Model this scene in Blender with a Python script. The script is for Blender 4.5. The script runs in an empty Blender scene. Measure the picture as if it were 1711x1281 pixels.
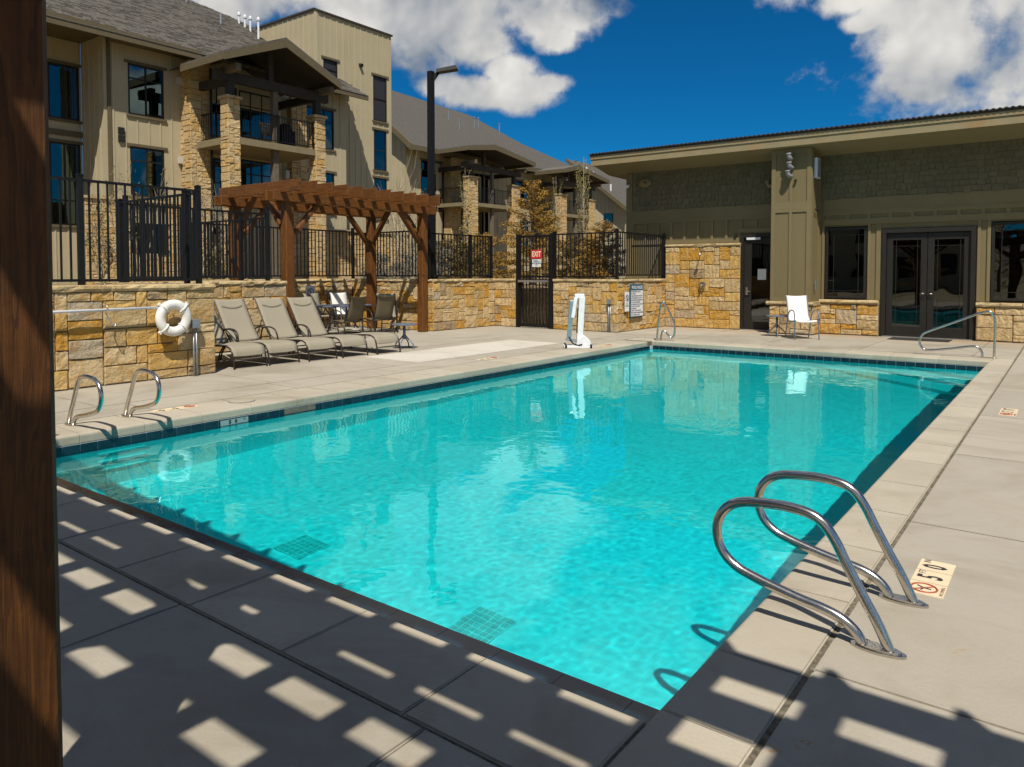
import bpy, bmesh, math, random
from mathutils import Vector, Matrix, noise
R = math.radians
rnd = random.Random(7)
sc = bpy.context.scene
COL = sc.collection

# ------------------------------------------------------------------ camera
cd = bpy.data.cameras.new('camera'); cam = bpy.data.objects.new('camera', cd); COL.objects.link(cam); sc.camera = cam
_r = Vector((.798, .603, 0)).normalized(); _p = R(2.1)
_h = Vector((-_r.y, _r.x, 0))
_f = _h*math.cos(_p) - Vector((0, 0, 1))*math.sin(_p); _u = _r.cross(_f)
cam.matrix_world = Matrix(((_r.x, _u.x, -_f.x, 1.112), (_r.y, _u.y, -_f.y, -2.305), (_r.z, _u.z, -_f.z, 1.5), (0, 0, 0, 1)))
cd.lens = 26.09; cd.sensor_width = 36; cd.shift_y = -.0815; cd.clip_start = .05; cd.clip_end = 3000

# ------------------------------------------------------------------ light
SUN = Vector((.42, -.47, 1)).normalized()          # direction towards the sun
sl = bpy.data.lights.new('sun', 'SUN'); sl.energy = 5.0; sl.angle = R(.53); sl.color = (1, .93, .82)
sun = bpy.data.objects.new('sun', sl); COL.objects.link(sun); sun.location = (0, 0, 30)
sun.rotation_euler = (-SUN).to_track_quat('-Z', 'Y').to_euler()
sl.cycles.is_caustics_light = True
W_ = bpy.data.worlds.new('World'); sc.world = W_; W_.use_nodes = True

class NT:
    """small node-tree helper"""
    def __init__(s, nt): s.t = nt; nt.nodes.clear()
    def n(s, typ, ins=None, **kw):
        nd = s.t.nodes.new(typ)
        for k, v in kw.items(): setattr(nd, k, v)
        for k, v in (ins or {}).items(): s.set(nd, k, v)
        return nd
    def set(s, nd, k, v):
        i = nd.inputs[k]
        if isinstance(v, bpy.types.NodeSocket): s.t.links.new(v, i)
        elif isinstance(v, bpy.types.Node): s.t.links.new(v.outputs[0], i)
        elif isinstance(v, (tuple, list)) and i.type == 'RGBA' and len(v) == 3: i.default_value = (*v, 1)
        else: i.default_value = v
    def m(s, op, a, b=0., c=None, clamp=False):
        nd = s.n('ShaderNodeMath', {0: a, 1: b}, operation=op, use_clamp=clamp)
        if c is not None: s.set(nd, 2, c)
        return nd.outputs[0]
    def mix(s, f, a, b, bt='MIX'):
        nd = s.n('ShaderNodeMix', data_type='RGBA', blend_type=bt)
        for k, v in ((0, f), (6, a), (7, b)): s.set(nd, k, v)
        return nd.outputs[2]
    def ramp(s, f, stops, interp='LINEAR'):
        nd = s.n('ShaderNodeValToRGB', {0: f}); cr = nd.color_ramp; cr.interpolation = interp
        while len(cr.elements) < len(stops): cr.elements.new(.5)
        for e, (p, c) in zip(cr.elements, stops): e.position = p; e.color = (*c, 1) if len(c) == 3 else c
        return nd.outputs[0]
    def noise(s, vec, scale, detail=4., rough=.55, dist=0.):
        return s.n('ShaderNodeTexNoise', {'Vector': vec, 'Scale': scale, 'Detail': detail, 'Roughness': rough, 'Distortion': dist}).outputs[0]

# sky: physical sky with cumulus clouds laid out by direction
t = NT(W_.node_tree)
sky = t.n('ShaderNodeTexSky', sky_type='NISHITA', sun_disc=False, sun_elevation=math.asin(SUN.z), sun_rotation=math.atan2(SUN.x, SUN.y), altitude=2100, air_density=1., dust_density=.25, ozone_density=4.)
skyc = t.mix(1., sky.outputs[0], (.05, .76, 1.17), 'MULTIPLY')
gen = t.n('ShaderNodeTexCoord').outputs['Generated']
nrm = t.n('ShaderNodeVectorMath', {0: gen}, operation='NORMALIZE').outputs[0]
n1 = t.noise(nrm, 5.5, 9., .6, .25)
n2 = t.noise(nrm, 17., 6., .6, .1)
def pdir(px, py):
    c = Vector(((px-855.5), -(py-501), 1240.)); return (_r*c.x + _u*c.y + _f*c.z).normalized()
# cumulus centres (direction, width, flatness)
CL = [(610, 50, .075, 1.5), (585, 5, .06, 1.5), (660, 15, .12, 1.5), (740, 10, .115, 1.6), (775, 70, .075, 2.0), (700, 95, .07, 2.), (735, 140, .045, 2.4), (800, 155, .062, 2.4), (865, 150, .062, 2.0), (850, 118, .04, 1.6), (915, 140, .035, 2.4),
      (905, 15, .075, 1.7), (975, 20, .07, 2.), (930, 62, .04, 2.), (1030, 12, .05, 2.4), (385, 0, .07, 2.4), (445, -45, .10, 1.8),
      (1420, 0, .055, 2.4), (1500, 5, .075, 2.), (1440, 38, .03, 2.), (1580, 35, .10, 1.6), (1650, 95, .11, 1.7), (1560, 150, .055, 2.2), (1720, 60, .20, 1.5), (1690, 160, .12, 2.2), (1400, -60, .10, 2), (1800, 0, .2, 1.5), (820, -90, .17, 1.6), (1000, -170, .18, 1.8), (620, -230, .22, 1.6), (1180, -330, .24, 1.6), (860, -430, .26, 1.6), (1340, -200, .16, 1.7), (480, -420, .22, 1.6)]
den = None
for px, py, rad, k in CL:
    d = pdir(px, py)
    v = t.n('ShaderNodeVectorMath', {0: nrm, 1: tuple(d)}, operation='SUBTRACT').outputs[0]
    v = t.n('ShaderNodeVectorMath', {0: v, 1: (1, 1, k)}, operation='MULTIPLY').outputs[0]
    ln = t.n('ShaderNodeVectorMath', {0: v}, operation='LENGTH').outputs['Value']
    b = t.m('SUBTRACT', 1., t.m('DIVIDE', ln, rad))
    den = b if den is None else t.m('MAXIMUM', den, b)
sep = t.n('ShaderNodeSeparateXYZ', {0: nrm})
# the rest of the sky, beyond the frame, carries the same broken cumulus
hi = t.n('ShaderNodeMapRange', {0: sep.outputs[2], 1: .42, 2: .6, 3: -1.2, 4: .12}).outputs[0]
beh = t.n('ShaderNodeVectorMath', {0: nrm, 1: (-.60, .80, 0)}, operation='DOT_PRODUCT').outputs['Value']
bk = t.n('ShaderNodeMapRange', {0: beh, 1: .55, 2: .2, 3: -1.2, 4: 0.02}).outputs[0]
gen_d = t.m('ADD', t.m('MAXIMUM', hi, bk), t.m('MULTIPLY', t.m('SUBTRACT', t.noise(nrm, 2.6, 3.), .5), 3.2))
den = t.m('MAXIMUM', t.m('MULTIPLY', den, .9), gen_d)
dd = t.m('ADD', t.m('MINIMUM', den, .55), t.m('ADD', t.m('MULTIPLY', t.m('SUBTRACT', n1, .5), 1.75), t.m('MULTIPLY', t.m('SUBTRACT', n2, .5), 1.15)))
cov = t.n('ShaderNodeMapRange', {0: dd, 1: .0, 2: .50, 3: 0., 4: 1.}, interpolation_type='SMOOTHSTEP').outputs[0]
up = t.n('ShaderNodeVectorMath', {0: nrm, 1: (.02, -.02, .045)}, operation='ADD').outputs[0]
sh = t.m('SUBTRACT', t.noise(nrm, 5.5, 4., .5, .25), t.noise(up, 5.5, 4., .5, .25))
lit = t.m('ADD', t.m('MULTIPLY', sh, 2.6), t.m('ADD', t.m('MULTIPLY', t.noise(nrm, 4., 3.5, .5), 1.15), t.m('ADD', t.m('MULTIPLY', t.m('SUBTRACT', n2, .5), .35), .06)), clamp=True)
cc = t.ramp(lit, [(.12, (.17, .22, .30)), (.45, (.36, .40, .46)), (.72, (.62, .63, .64)), (1, (.86, .86, .84))])
ccs = t.mix(1., cc, (15.2, 14.8, 14.2), 'MULTIPLY')
fin = t.mix(cov, skyc, ccs)
bg = t.n('ShaderNodeBackground', {0: fin, 1: .056})
t.n('ShaderNodeOutputWorld', {0: bg})

vs = sc.view_settings; vs.view_transform = 'Standard'; vs.look = 'None'; vs.gamma = 1; vs.use_curve_mapping = False; vs.exposure = .2
cy = sc.cycles; cy.use_denoising = True; cy.max_bounces = 8; cy.transmission_bounces = 8; cy.transparent_max_bounces = 12
cy.caustics_refractive = True; cy.caustics_reflective = False; cy.sample_clamp_indirect = 5; cy.use_adaptive_sampling = True; cy.adaptive_threshold = .02

# ------------------------------------------------------------------ materials
M = {}
def mat(name, c1, c2=None, scale=3., rough=.7, metal=0., bump=.0, bscale=40., rvar=0., spec=.5, local=False, stretch=None, c3=None, s3=.7, detail=5., coat=0., lo=.35, hi=.65):
    m = bpy.data.materials.new(name); m.use_nodes = True; t = NT(m.node_tree)
    P = t.n('ShaderNodeTexCoord').outputs['Object'] if local else t.n('ShaderNodeNewGeometry').outputs['Position']
    oi = t.n('ShaderNodeObjectInfo').outputs['Random']
    if stretch: P = t.n('ShaderNodeVectorMath', {0: P, 1: stretch}, operation='MULTIPLY').outputs[0]
    P = t.n('ShaderNodeVectorMath', {0: P, 1: t.m('MULTIPLY', oi, 13.) if (local or rvar) else (0, 0, 0)}, operation='ADD').outputs[0]
    col = t.mix(t.n('ShaderNodeMapRange', {0: t.noise(P, scale, detail), 1: lo, 2: hi}).outputs[0], c1, c2 or c1)
    if c3: col = t.mix(t.n('ShaderNodeMapRange', {0: t.noise(P, s3, 6., .65), 1: .52, 2: .72}).outputs[0], col, c3)
    if rvar: col = t.n('ShaderNodeHueSaturation', {'Color': col, 'Value': t.m('ADD', 1-rvar, t.m('MULTIPLY', oi, 2*rvar))}).outputs[0]
    b = t.n('ShaderNodeBsdfPrincipled', {'Base Color': col, 'Roughness': rough, 'Metallic': metal, 'Specular IOR Level': spec, 'Coat Weight': coat})
    if bump:
        t.set(b, 'Normal', t.n('ShaderNodeBump', {'Height': t.noise(P, bscale, 5.), 'Strength': bump, 'Distance': .02}).outputs[0])
    t.n('ShaderNodeOutputMaterial', {0: b})
    M[name] = m; return m

def stone_mat(name, island=False, pale=0.):
    m = bpy.data.materials.new(name); m.use_nodes = True; t = NT(m.node_tree)
    g = t.n('ShaderNodeNewGeometry'); rv = g.outputs['Random Per Island'] if island else t.n('ShaderNodeObjectInfo').outputs['Random']
    P = t.n('ShaderNodeVectorMath', {0: g.outputs['Position'], 1: t.m('MULTIPLY', rv, 31.)}, operation='ADD').outputs[0]
    base = t.ramp(rv, [(0, (.42, .31, .155)), (.14, (.53, .41, .225)), (.26, (.50, .30, .075)), (.34, (.47, .255, .04)), (.42, (.49, .375, .20)), (.54, (.56, .44, .255)), (.64, (.53, .345, .11)), (.72, (.46, .245, .03)), (.78, (.45, .34, .18)), (.86, (.27, .21, .13)), (.9, (.40, .345, .25)), (.95, (.55, .375, .13))], 'CONSTANT')
    vein = t.n('ShaderNodeTexWave', {'Vector': P, 'Scale': 2.2, 'Distortion': 9., 'Detail': 4., 'Detail Scale': 1.6}).outputs['Fac']
    col = t.mix(t.m('MULTIPLY', t.n('ShaderNodeMapRange', {0: vein, 1: .55, 2: 1.}).outputs[0], .45), base, (.42, .235, .05))
    col = t.mix(t.n('ShaderNodeMapRange', {0: t.noise(P, 6., 6., .65), 1: .45, 2: .78, 4: .6}).outputs[0], col, (.56, .45, .27))
    col = t.mix(t.n('ShaderNodeMapRange', {0: t.noise(P, 16., 5., .7), 1: .56, 2: .75, 4: .45}).outputs[0], col, (.14, .09, .045))
    if pale: col = t.mix(pale, col, (.58, .455, .25))
    col = t.mix(1., col, (1., .965, .93), 'MULTIPLY')
    h = t.m('ADD', t.noise(P, 22., 8., .65), t.m('MULTIPLY', vein, .35))
    b = t.n('ShaderNodeBsdfPrincipled', {'Base Color': col, 'Roughness': .88, 'Specular IOR Level': .25, 'Normal': t.n('ShaderNodeBump', {'Height': h, 'Strength': .85, 'Distance': .03}).outputs[0]})
    t.n('ShaderNodeOutputMaterial', {0: b}); M[name] = m

stone_mat('sandstone'); stone_mat('sandstone_joined', True); stone_mat('pier_stone', False, .4); stone_mat('pier_stone_joined', True, .4)
mat('mortar', (.15, .125, .085), (.23, .195, .135), 8., .95, bump=.4)
mat('cap_stone', (.40, .30, .15), (.50, .385, .21), 5., .9, bump=.9, bscale=18., rvar=.12, c3=(.24, .14, .05), s3=3.)
def concrete(name, a, b2, c3, rough=.82, bump=.25, stain=.5):
    m = bpy.data.materials.new(name); m.use_nodes = True; t = NT(m.node_tree)
    P = t.n('ShaderNodeNewGeometry').outputs['Position']; oi = t.n('ShaderNodeObjectInfo').outputs['Random']
    col = t.mix(t.n('ShaderNodeMapRange', {0: t.noise(P, .9, 6., .6), 1: .3, 2: .7}).outputs[0], a, b2)
    col = t.mix(t.n('ShaderNodeMapRange', {0: t.noise(P, 2.6, 8., .72, .6), 1: .48, 2: .72, 4: stain}).outputs[0], col, c3)
    st = t.n('ShaderNodeVectorMath', {0: P, 1: (1, 9, 1)}, operation='MULTIPLY').outputs[0]
    col = t.mix(t.n('ShaderNodeMapRange', {0: t.noise(st, 14., 5., .7), 1: .35, 2: .75, 4: .55}).outputs[0], col, tuple(x*.78 for x in a))
    sp = t.noise(P, 150., 3., .7)
    col = t.mix(t.n('ShaderNodeMapRange', {0: sp, 1: .58, 2: .72, 4: .55}).outputs[0], col, tuple(x*.45 for x in a))
    vo = t.n('ShaderNodeTexVoronoi', {'Vector': t.n('ShaderNodeVectorMath', {0: P, 1: t.noise(P, 9., 3.)}, operation='ADD').outputs[0], 'Scale': 1.7}).outputs['Distance']
    rust = t.m('MULTIPLY', t.n('ShaderNodeMapRange', {0: t.m('ADD', vo, t.m('MULTIPLY', t.noise(P, 30., 3.), .09)), 1: .125, 2: .06}).outputs[0], .75)
    yy = t.n('ShaderNodeSeparateXYZ', {0: P}).outputs[1]
    drip = t.m('MULTIPLY', t.n('ShaderNodeMapRange', {0: yy, 1: 15.5, 2: 16.7}).outputs[0], t.n('ShaderNodeMapRange', {0: t.noise(t.n('ShaderNodeVectorMath', {0: P, 1: (.7, 1.6, 1)}, operation='MULTIPLY').outputs[0], 1.1, 6., .7), 1: .42, 2: .62}).outputs[0])
    rust = t.m('MAXIMUM', rust, t.m('MULTIPLY', drip, .75))
    col = t.mix(rust, col, (.36, .20, .065))
    big = t.noise(P, .45, 5., .7, 1.)
    col = t.mix(t.n('ShaderNodeMapRange', {0: big, 1: .48, 2: .64, 4: .55}).outputs[0], col, tuple(x*.72 for x in c3))
    col = t.n('ShaderNodeHueSaturation', {'Color': col, 'Value': t.m('ADD', .94, t.m('MULTIPLY', oi, .12))}).outputs[0]
    hgt = t.m('ADD', t.noise(P, 55., 6., .6), t.m('MULTIPLY', t.noise(st, 30., 3.), .5))
    b = t.n('ShaderNodeBsdfPrincipled', {'Base Color': col, 'Roughness': rough, 'Specular IOR Level': .3, 'Normal': t.n('ShaderNodeBump', {'Height': hgt, 'Strength': bump, 'Distance': .01}).outputs[0]})
    t.n('ShaderNodeOutputMaterial', {0: b}); M[name] = m
concrete('deck_concrete', (.385, .350, .287), (.335, .303, .245), (.29, .25, .18))
concrete('coping_concrete', (.43, .385, .308), (.388, .343, .265), (.335, .285, .205), stain=.4)
concrete('pale_concrete', (.54, .51, .44), (.50, .47, .40), (.46, .42, .34), stain=.3)
mat('joint', (.09, .08, .065), (.16, .14, .11), 12., .95)
mat('joint_sand', (.19, .165, .115), (.07, .058, .04), 30., .95, bump=.6)
mat('navy_tile', (.004, .014, .026), (.008, .026, .042), 7., .22, rvar=.25)
mat('grout', (.40, .46, .46), rough=.8)
mat('pool_plaster', (.60, .82, .84), (.64, .86, .88), 1.2, .85, bump=.1)
mat('white_plaster', (.82, .84, .82), rough=.6)
mat('drain_plastic', (.24, .46, .46), rough=.6)
mat('steel', (.64, .60, .54), (.54, .51, .46), 30., .2, 1., bump=.03)
mat('galvanised', (.42, .44, .45), (.32, .34, .35), 25., .45, .8)
mat('black_metal', (.006, .006, .0065), (.009, .009, .0095), 20., .55, rvar=.1, spec=.25)
mat('bronze', (.017, .0145, .0115), (.022, .019, .015), 10., .5, spec=.3)
mat('aluminium', (.62, .63, .64), (.5, .5, .52), 20., .3, .85)
mat('pvc_grey', (.20, .20, .22), (.24, .24, .26), 9., .45)
mat('white_paint', (.74, .75, .77), (.68, .69, .71), 9., .4, bump=.05)
mat('ring_white', (.78, .77, .73), (.66, .64, .58), 9., .5, bump=.1)
mat('rope', (.55, .52, .45), rough=.9)
mat('olive_siding', (.155, .121, .053), (.170, .133, .060), 2., .75, bump=.25, bscale=60., stretch=(1, 1, .15))
mat('olive_trim', (.170, .133, .060), (.185, .145, .067), 3., .7, bump=.15, bscale=50., rvar=.03)
mat('olive_shingle', (.130, .107, .056), (.145, .120, .064), 3., .8, bump=.08, bscale=90., rvar=.10)
mat('fascia_tan', (.24, .195, .105), (.28, .225, .125), 2., .7, c3=(.30, .17, .06), s3=2.5)
mat('soffit', (.20, .165, .085), rough=.8)
mat('khaki_siding', (.385, .33, .205), (.42, .36, .23), 1.2, .8, bump=.2, bscale=40.)
mat('khaki_batten', (.43, .37, .24), rough=.8, rvar=.06)
mat('brown_trim', (.098, .077, .038), (.115, .09, .045), 5., .75)
mat('balcony_edge', (.19, .155, .085), (.22, .18, .10), 4., .8)
mat('window_screen', (.022, .022, .024), rough=.6)
mat('dark_timber', (.028, .022, .016), (.045, .036, .026), 6., .8, bump=.4, stretch=(1, 1, 6))
mat('grey_timber', (.11, .085, .055), (.15, .12, .08), 6., .8)
mat('roof_shingle_a', (.085, .075, .062), (.135, .122, .102), 9., .92, bump=.6, bscale=60., c3=(.065, .057, .05), s3=5.)
mat('roof_far', (.058, .053, .045), (.098, .090, .077), 9., .95, bump=1., bscale=22., c3=(.05, .044, .038), s3=6., stretch=(1, 1, 2.5))
mat('sling', (.25, .222, .16), (.31, .275, .205), 400., .8, bump=.3, bscale=500., local=True)
mat('sling_dark', (.11, .09, .045), (.14, .11, .06), 400., .8, bump=.3, bscale=500., local=True)  # headrest seams; on two dining chairs, shade put into the sling colour
mat('sling_white', (.70, .69, .64), (.76, .75, .70), 400., .8, bump=.1, bscale=500., local=True)
mat('furniture_frame', (.028, .022, .016), (.04, .03, .022), 20., .4, .3)
mat('slate_metal', (.13, .16, .21), (.17, .20, .26), 10., .4, .3)
mat('mulch', (.12, .085, .045), (.24, .18, .10), 9., .95, bump=1., bscale=25., c3=(.30, .25, .15), s3=.8)
mat('ground_dry', (.20, .17, .09), (.26, .22, .13), .3, .95, bump=.5, bscale=6.)
mat('hill', (.16, .14, .085), (.09, .10, .05), .03, .95)
mat('asphalt', (.05, .05, .05), (.06, .06, .058), 8., .9)
mat('bark', (.10, .075, .045), (.17, .13, .08), 18., .9, bump=.5)
mat('twig', (.42, .36, .24), (.30, .24, .15), 9., .85)
mat('gold_needles', (.25, .14, .018), (.40, .235, .035), 3.2, .8, c3=(.09, .07, .014), s3=2.4)
mat('olive_needles', (.10, .078, .016), (.19, .125, .024), 2.2, .8, c3=(.04, .04, .012), s3=1.4)
mat('spring_leaf', (.12, .115, .018), (.19, .15, .03), 5., .7)
mat('grey_leaf', (.10, .10, .085), (.20, .195, .165), 9., .8, c3=(.03, .03, .028), s3=4.)
mat('interior_wall', (.05, .042, .03), (.06, .05, .036), 1., .9)
mat('curtain', (.34, .30, .24), (.26, .23, .18), 2., .9, stretch=(8, 8, .2))
mat('door_mat', (.02, .018, .016), rough=.95, bump=.5, bscale=200.)
mat('marker_teal', (.22, .30, .30), rough=.4)
mat('red_sign', (.55, .022, .03), rough=.5)
mat('red_ink', (.30, .06, .025), rough=.6)
mat('cream', (.75, .68, .48), rough=.6)
mat('sign_white', (.74, .75, .74), (.68, .69, .68), 6., .5)
mat('sign_blue', (.012, .09, .16), rough=.5)
mat('sign_ink', (.03, .06, .14), rough=.6)
mat('black_ink', (.02, .02, .025), rough=.6)
mat('brown_ink', (.16, .07, .02), rough=.6)
mat('marker_tile', (.66, .54, .36), (.70, .58, .40), 9., .4)
mat('lens_amber', (.5, .36, .16), rough=.3)
mat('lantern_glass', (.5, .48, .42), rough=.3)
mat('wood_chair', (.42, .22, .07), (.5, .28, .1), 8., .6)
mat('rock', (.22, .19, .15), (.32, .29, .24), 5., .9, bump=.6)

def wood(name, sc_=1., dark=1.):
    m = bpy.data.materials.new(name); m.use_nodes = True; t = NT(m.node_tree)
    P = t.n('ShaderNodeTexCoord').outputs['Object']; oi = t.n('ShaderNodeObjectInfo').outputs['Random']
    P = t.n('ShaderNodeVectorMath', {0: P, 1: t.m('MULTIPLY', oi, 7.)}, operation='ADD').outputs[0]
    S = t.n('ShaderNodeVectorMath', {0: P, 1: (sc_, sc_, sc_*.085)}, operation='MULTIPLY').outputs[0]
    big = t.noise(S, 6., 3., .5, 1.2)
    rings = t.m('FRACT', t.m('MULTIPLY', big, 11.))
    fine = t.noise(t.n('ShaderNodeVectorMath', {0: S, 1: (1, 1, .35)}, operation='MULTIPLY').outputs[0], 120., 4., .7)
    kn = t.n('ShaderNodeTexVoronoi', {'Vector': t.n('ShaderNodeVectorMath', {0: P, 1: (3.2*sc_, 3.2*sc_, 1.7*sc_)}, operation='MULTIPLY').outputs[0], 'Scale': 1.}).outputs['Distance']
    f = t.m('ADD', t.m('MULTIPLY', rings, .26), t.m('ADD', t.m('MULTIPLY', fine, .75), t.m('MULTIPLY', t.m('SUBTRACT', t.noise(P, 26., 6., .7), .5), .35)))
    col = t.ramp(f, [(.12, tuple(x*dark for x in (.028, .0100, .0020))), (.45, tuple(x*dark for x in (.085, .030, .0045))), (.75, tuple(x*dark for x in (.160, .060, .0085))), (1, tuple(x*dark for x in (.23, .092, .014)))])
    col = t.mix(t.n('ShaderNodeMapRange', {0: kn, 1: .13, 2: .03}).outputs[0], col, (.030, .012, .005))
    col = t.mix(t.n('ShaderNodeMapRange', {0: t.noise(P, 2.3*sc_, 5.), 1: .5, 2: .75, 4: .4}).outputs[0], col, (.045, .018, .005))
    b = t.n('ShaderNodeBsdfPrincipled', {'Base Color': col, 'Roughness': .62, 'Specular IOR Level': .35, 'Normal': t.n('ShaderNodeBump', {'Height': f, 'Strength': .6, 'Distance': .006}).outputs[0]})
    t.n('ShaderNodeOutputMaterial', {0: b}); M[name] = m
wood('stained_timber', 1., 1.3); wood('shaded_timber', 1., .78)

def glass_mat(name, tint, refl=1., trans=.6):
    m = bpy.data.materials.new(name); m.use_nodes = True; t = NT(m.node_tree)
    fr = t.m('ADD', t.m('MULTIPLY', t.n('ShaderNodeFresnel', {'IOR': 1.5}).outputs[0], 1.6*refl), .03, clamp=True)
    bp = t.n('ShaderNodeBump', {'Height': t.noise(t.n('ShaderNodeNewGeometry').outputs['Position'], 1.1, 1.), 'Strength': .08, 'Distance': .05}).outputs[0]
    gl = t.n('ShaderNodeBsdfGlossy', {'Color': (.7, .9, .82) if refl > 1 else (1, 1, 1), 'Roughness': .01, 'Normal': bp}); tr = t.n('ShaderNodeBsdfTransparent', {'Color': tuple(trans*x for x in tint)})
    mx = t.n('ShaderNodeMixShader', {0: fr, 1: tr, 2: gl}); t.n('ShaderNodeOutputMaterial', {0: mx}); M[name] = m
glass_mat('clear_glass', (.85, .9, .9), .9, .45); glass_mat('blue_glass', (.25, .55, .6), 1.7, .4)

m = bpy.data.materials.new('pool_water'); m.use_nodes = True; t = NT(m.node_tree)
g_ = t.n('ShaderNodeBsdfGlass', {'Color': (.125, .965, .985), 'Roughness': 0., 'IOR': 1.333}); gs = t.n('ShaderNodeBsdfGlossy', {'Color': (1, 1, 1), 'Roughness': .0}); mx = t.n('ShaderNodeMixShader', {0: t.m('MULTIPLY', t.n('ShaderNodeFresnel', {'IOR': 1.45}).outputs[0], .6), 1: g_, 2: gs}); t.n('ShaderNodeOutputMaterial', {0: mx}); M['pool_water'] = m

# ------------------------------------------------------------------ mesh helpers
WO = {}                                     # world origin of each object (roots are never rotated while being built)
def org(p): return WO.get(p.name, Vector((0, 0, 0))) if p else Vector((0, 0, 0))
def tag(o, label=None, cat=None, group=None, kind=None):
    if label: o['label'] = label
    if cat: o['category'] = cat
    if group: o['group'] = group
    if kind: o['kind'] = kind
    return o
def thing(name, label, cat, loc=(0, 0, 0), group=None):
    o = bpy.data.objects.new(name, None); COL.objects.link(o); o.location = loc; o.empty_display_size = .2
    WO[o.name] = Vector(loc); return tag(o, label, cat, group)
def structure(name, loc=(0, 0, 0)):
    o = bpy.data.objects.new(name, None); COL.objects.link(o); o.location = loc; WO[o.name] = Vector(loc); o['kind'] = 'structure'; return o
def link(name, me, parent, loc=None):
    o = bpy.data.objects.new(name, me); COL.objects.link(o)
    w = Vector(loc) if loc is not None else org(parent)
    if parent: o.parent = parent; o.location = w - org(parent)
    else: o.location = w
    WO[o.name] = w; return o
def finish(bm, name, m, parent=None, smooth=False, loc=None):
    me = bpy.data.meshes.new(name)
    w = Vector(loc) if loc is not None else org(parent)
    bmesh.ops.translate(bm, verts=bm.verts, vec=-w)
    bm.to_mesh(me); bm.free(); me.materials.append(M[m] if isinstance(m, str) else m)
    if smooth:
        for p in me.polygons: p.use_smooth = True
    return link(name, me, parent, w)
class MB:
    def __init__(s): s.v = []; s.f = []
    def add(s, vs_, fs):
        n = len(s.v); s.v += [tuple(v) for v in vs_]; s.f += [tuple(i+n for i in f) for f in fs]; return s
    def box(s, a, b):
        (x0, y0, z0), (x1, y1, z1) = a, b
        return s.add([(x0, y0, z0), (x1, y0, z0), (x1, y1, z0), (x0, y1, z0), (x0, y0, z1), (x1, y0, z1), (x1, y1, z1), (x0, y1, z1)],
                     [(0, 3, 2, 1), (4, 5, 6, 7), (0, 1, 5, 4), (1, 2, 6, 5), (2, 3, 7, 6), (3, 0, 4, 7)])
    def bar(s, a, b, w, h, up=(0, 0, 1)):
        a = Vector(a); b = Vector(b); d = (b-a).normalized(); u = Vector(up)
        if abs(d.dot(u)) > .99: u = Vector((1, 0, 0))
        x = d.cross(u).normalized(); y = x.cross(d).normalized(); vs_ = []
        for p in (a, b):
            for i, j in ((-1, -1), (1, -1), (1, 1), (-1, 1)): vs_.append(p + x*(i*w/2) + y*(j*h/2))
        return s.add(vs_, [(0, 1, 2, 3), (7, 6, 5, 4), (0, 4, 5, 1), (1, 5, 6, 2), (2, 6, 7, 3), (3, 7, 4, 0)])
    def poly(s, pts, vec):
        n = len(pts); vec = Vector(vec); a = [Vector(p) for p in pts]; b = [p+vec for p in a]
        return s.add(a+b, [tuple(range(n))[::-1], tuple(range(n, 2*n))] + [(i, (i+1) % n, n+(i+1) % n, n+i) for i in range(n)])
    def tube(s, pts, r, n=10, caps=True, closed=False):
        pts = [Vector(p) for p in pts]; k = len(pts); rs = r if isinstance(r, (list, tuple)) else [r]*k
        tang = []
        for i in range(k):
            a = pts[i-1] if (i or closed) else pts[0]; b = pts[(i+1) % k] if (i < k-1 or closed) else pts[-1]
            tang.append((b-a).normalized())
        u = Vector((0, 0, 1)) if abs(tang[0].z) < .9 else Vector((1, 0, 0)); x = tang[0].cross(u).normalized(); base = len(s.v)
        for i in range(k):
            x = (x - tang[i]*x.dot(tang[i])).normalized(); y = tang[i].cross(x)
            for j in range(n):
                a = 2*math.pi*j/n; s.v.append(tuple(pts[i] + (x*math.cos(a)+y*math.sin(a))*rs[i]))
        for i in range(k if closed else k-1):
            for j in range(n):
                a = base+i*n; b = base+((i+1) % k)*n; s.f.append((a+j, a+(j+1) % n, b+(j+1) % n, b+j))
        if caps and not closed: s.f.append(tuple(base+j for j in range(n))[::-1]); s.f.append(tuple(base+(k-1)*n+j for j in range(n)))
        return s
    def lathe(s, prof, c=(0, 0, 0), n=16, sx=1., sy=1.):
        base = len(s.v)
        for r, z in prof:
            for j in range(n): a = 2*math.pi*j/n; s.v.append((c[0]+r*sx*math.cos(a), c[1]+r*sy*math.sin(a), c[2]+z))
        for i in range(len(prof)-1):
            for j in range(n): a = base+i*n; s.f.append((a+j, a+(j+1) % n, a+n+(j+1) % n, a+n+j))
        s.f.append(tuple(base+j for j in range(n))[::-1]); s.f.append(tuple(base+(len(prof)-1)*n+j for j in range(n)))
        return s
    def build(s, name, m, parent=None, smooth=False, loc=None, label=None, kind=None, cat=None, group=None, bevel=0.):
        w = Vector(loc) if loc is not None else org(parent)
        me = bpy.data.meshes.new(name); me.from_pydata([(v[0]-w.x, v[1]-w.y, v[2]-w.z) for v in s.v], [], s.f); me.update()
        me.materials.append(M[m])
        if smooth:
            me.shade_smooth() if hasattr(me, 'shade_smooth') else None
            for p in me.polygons: p.use_smooth = len(p.vertices) <= 4 or not s.f is None
        o = link(name, me, parent, w)
        if smooth:
            for p in me.polygons:
                if len(p.vertices) > 4: p.use_smooth = False
        if bevel:
            bv = o.modifiers.new('bevel', 'BEVEL'); bv.width = bevel; bv.segments = 2; bv.limit_method = 'ANGLE'
        return tag(o, label, cat, group, kind)
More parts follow.
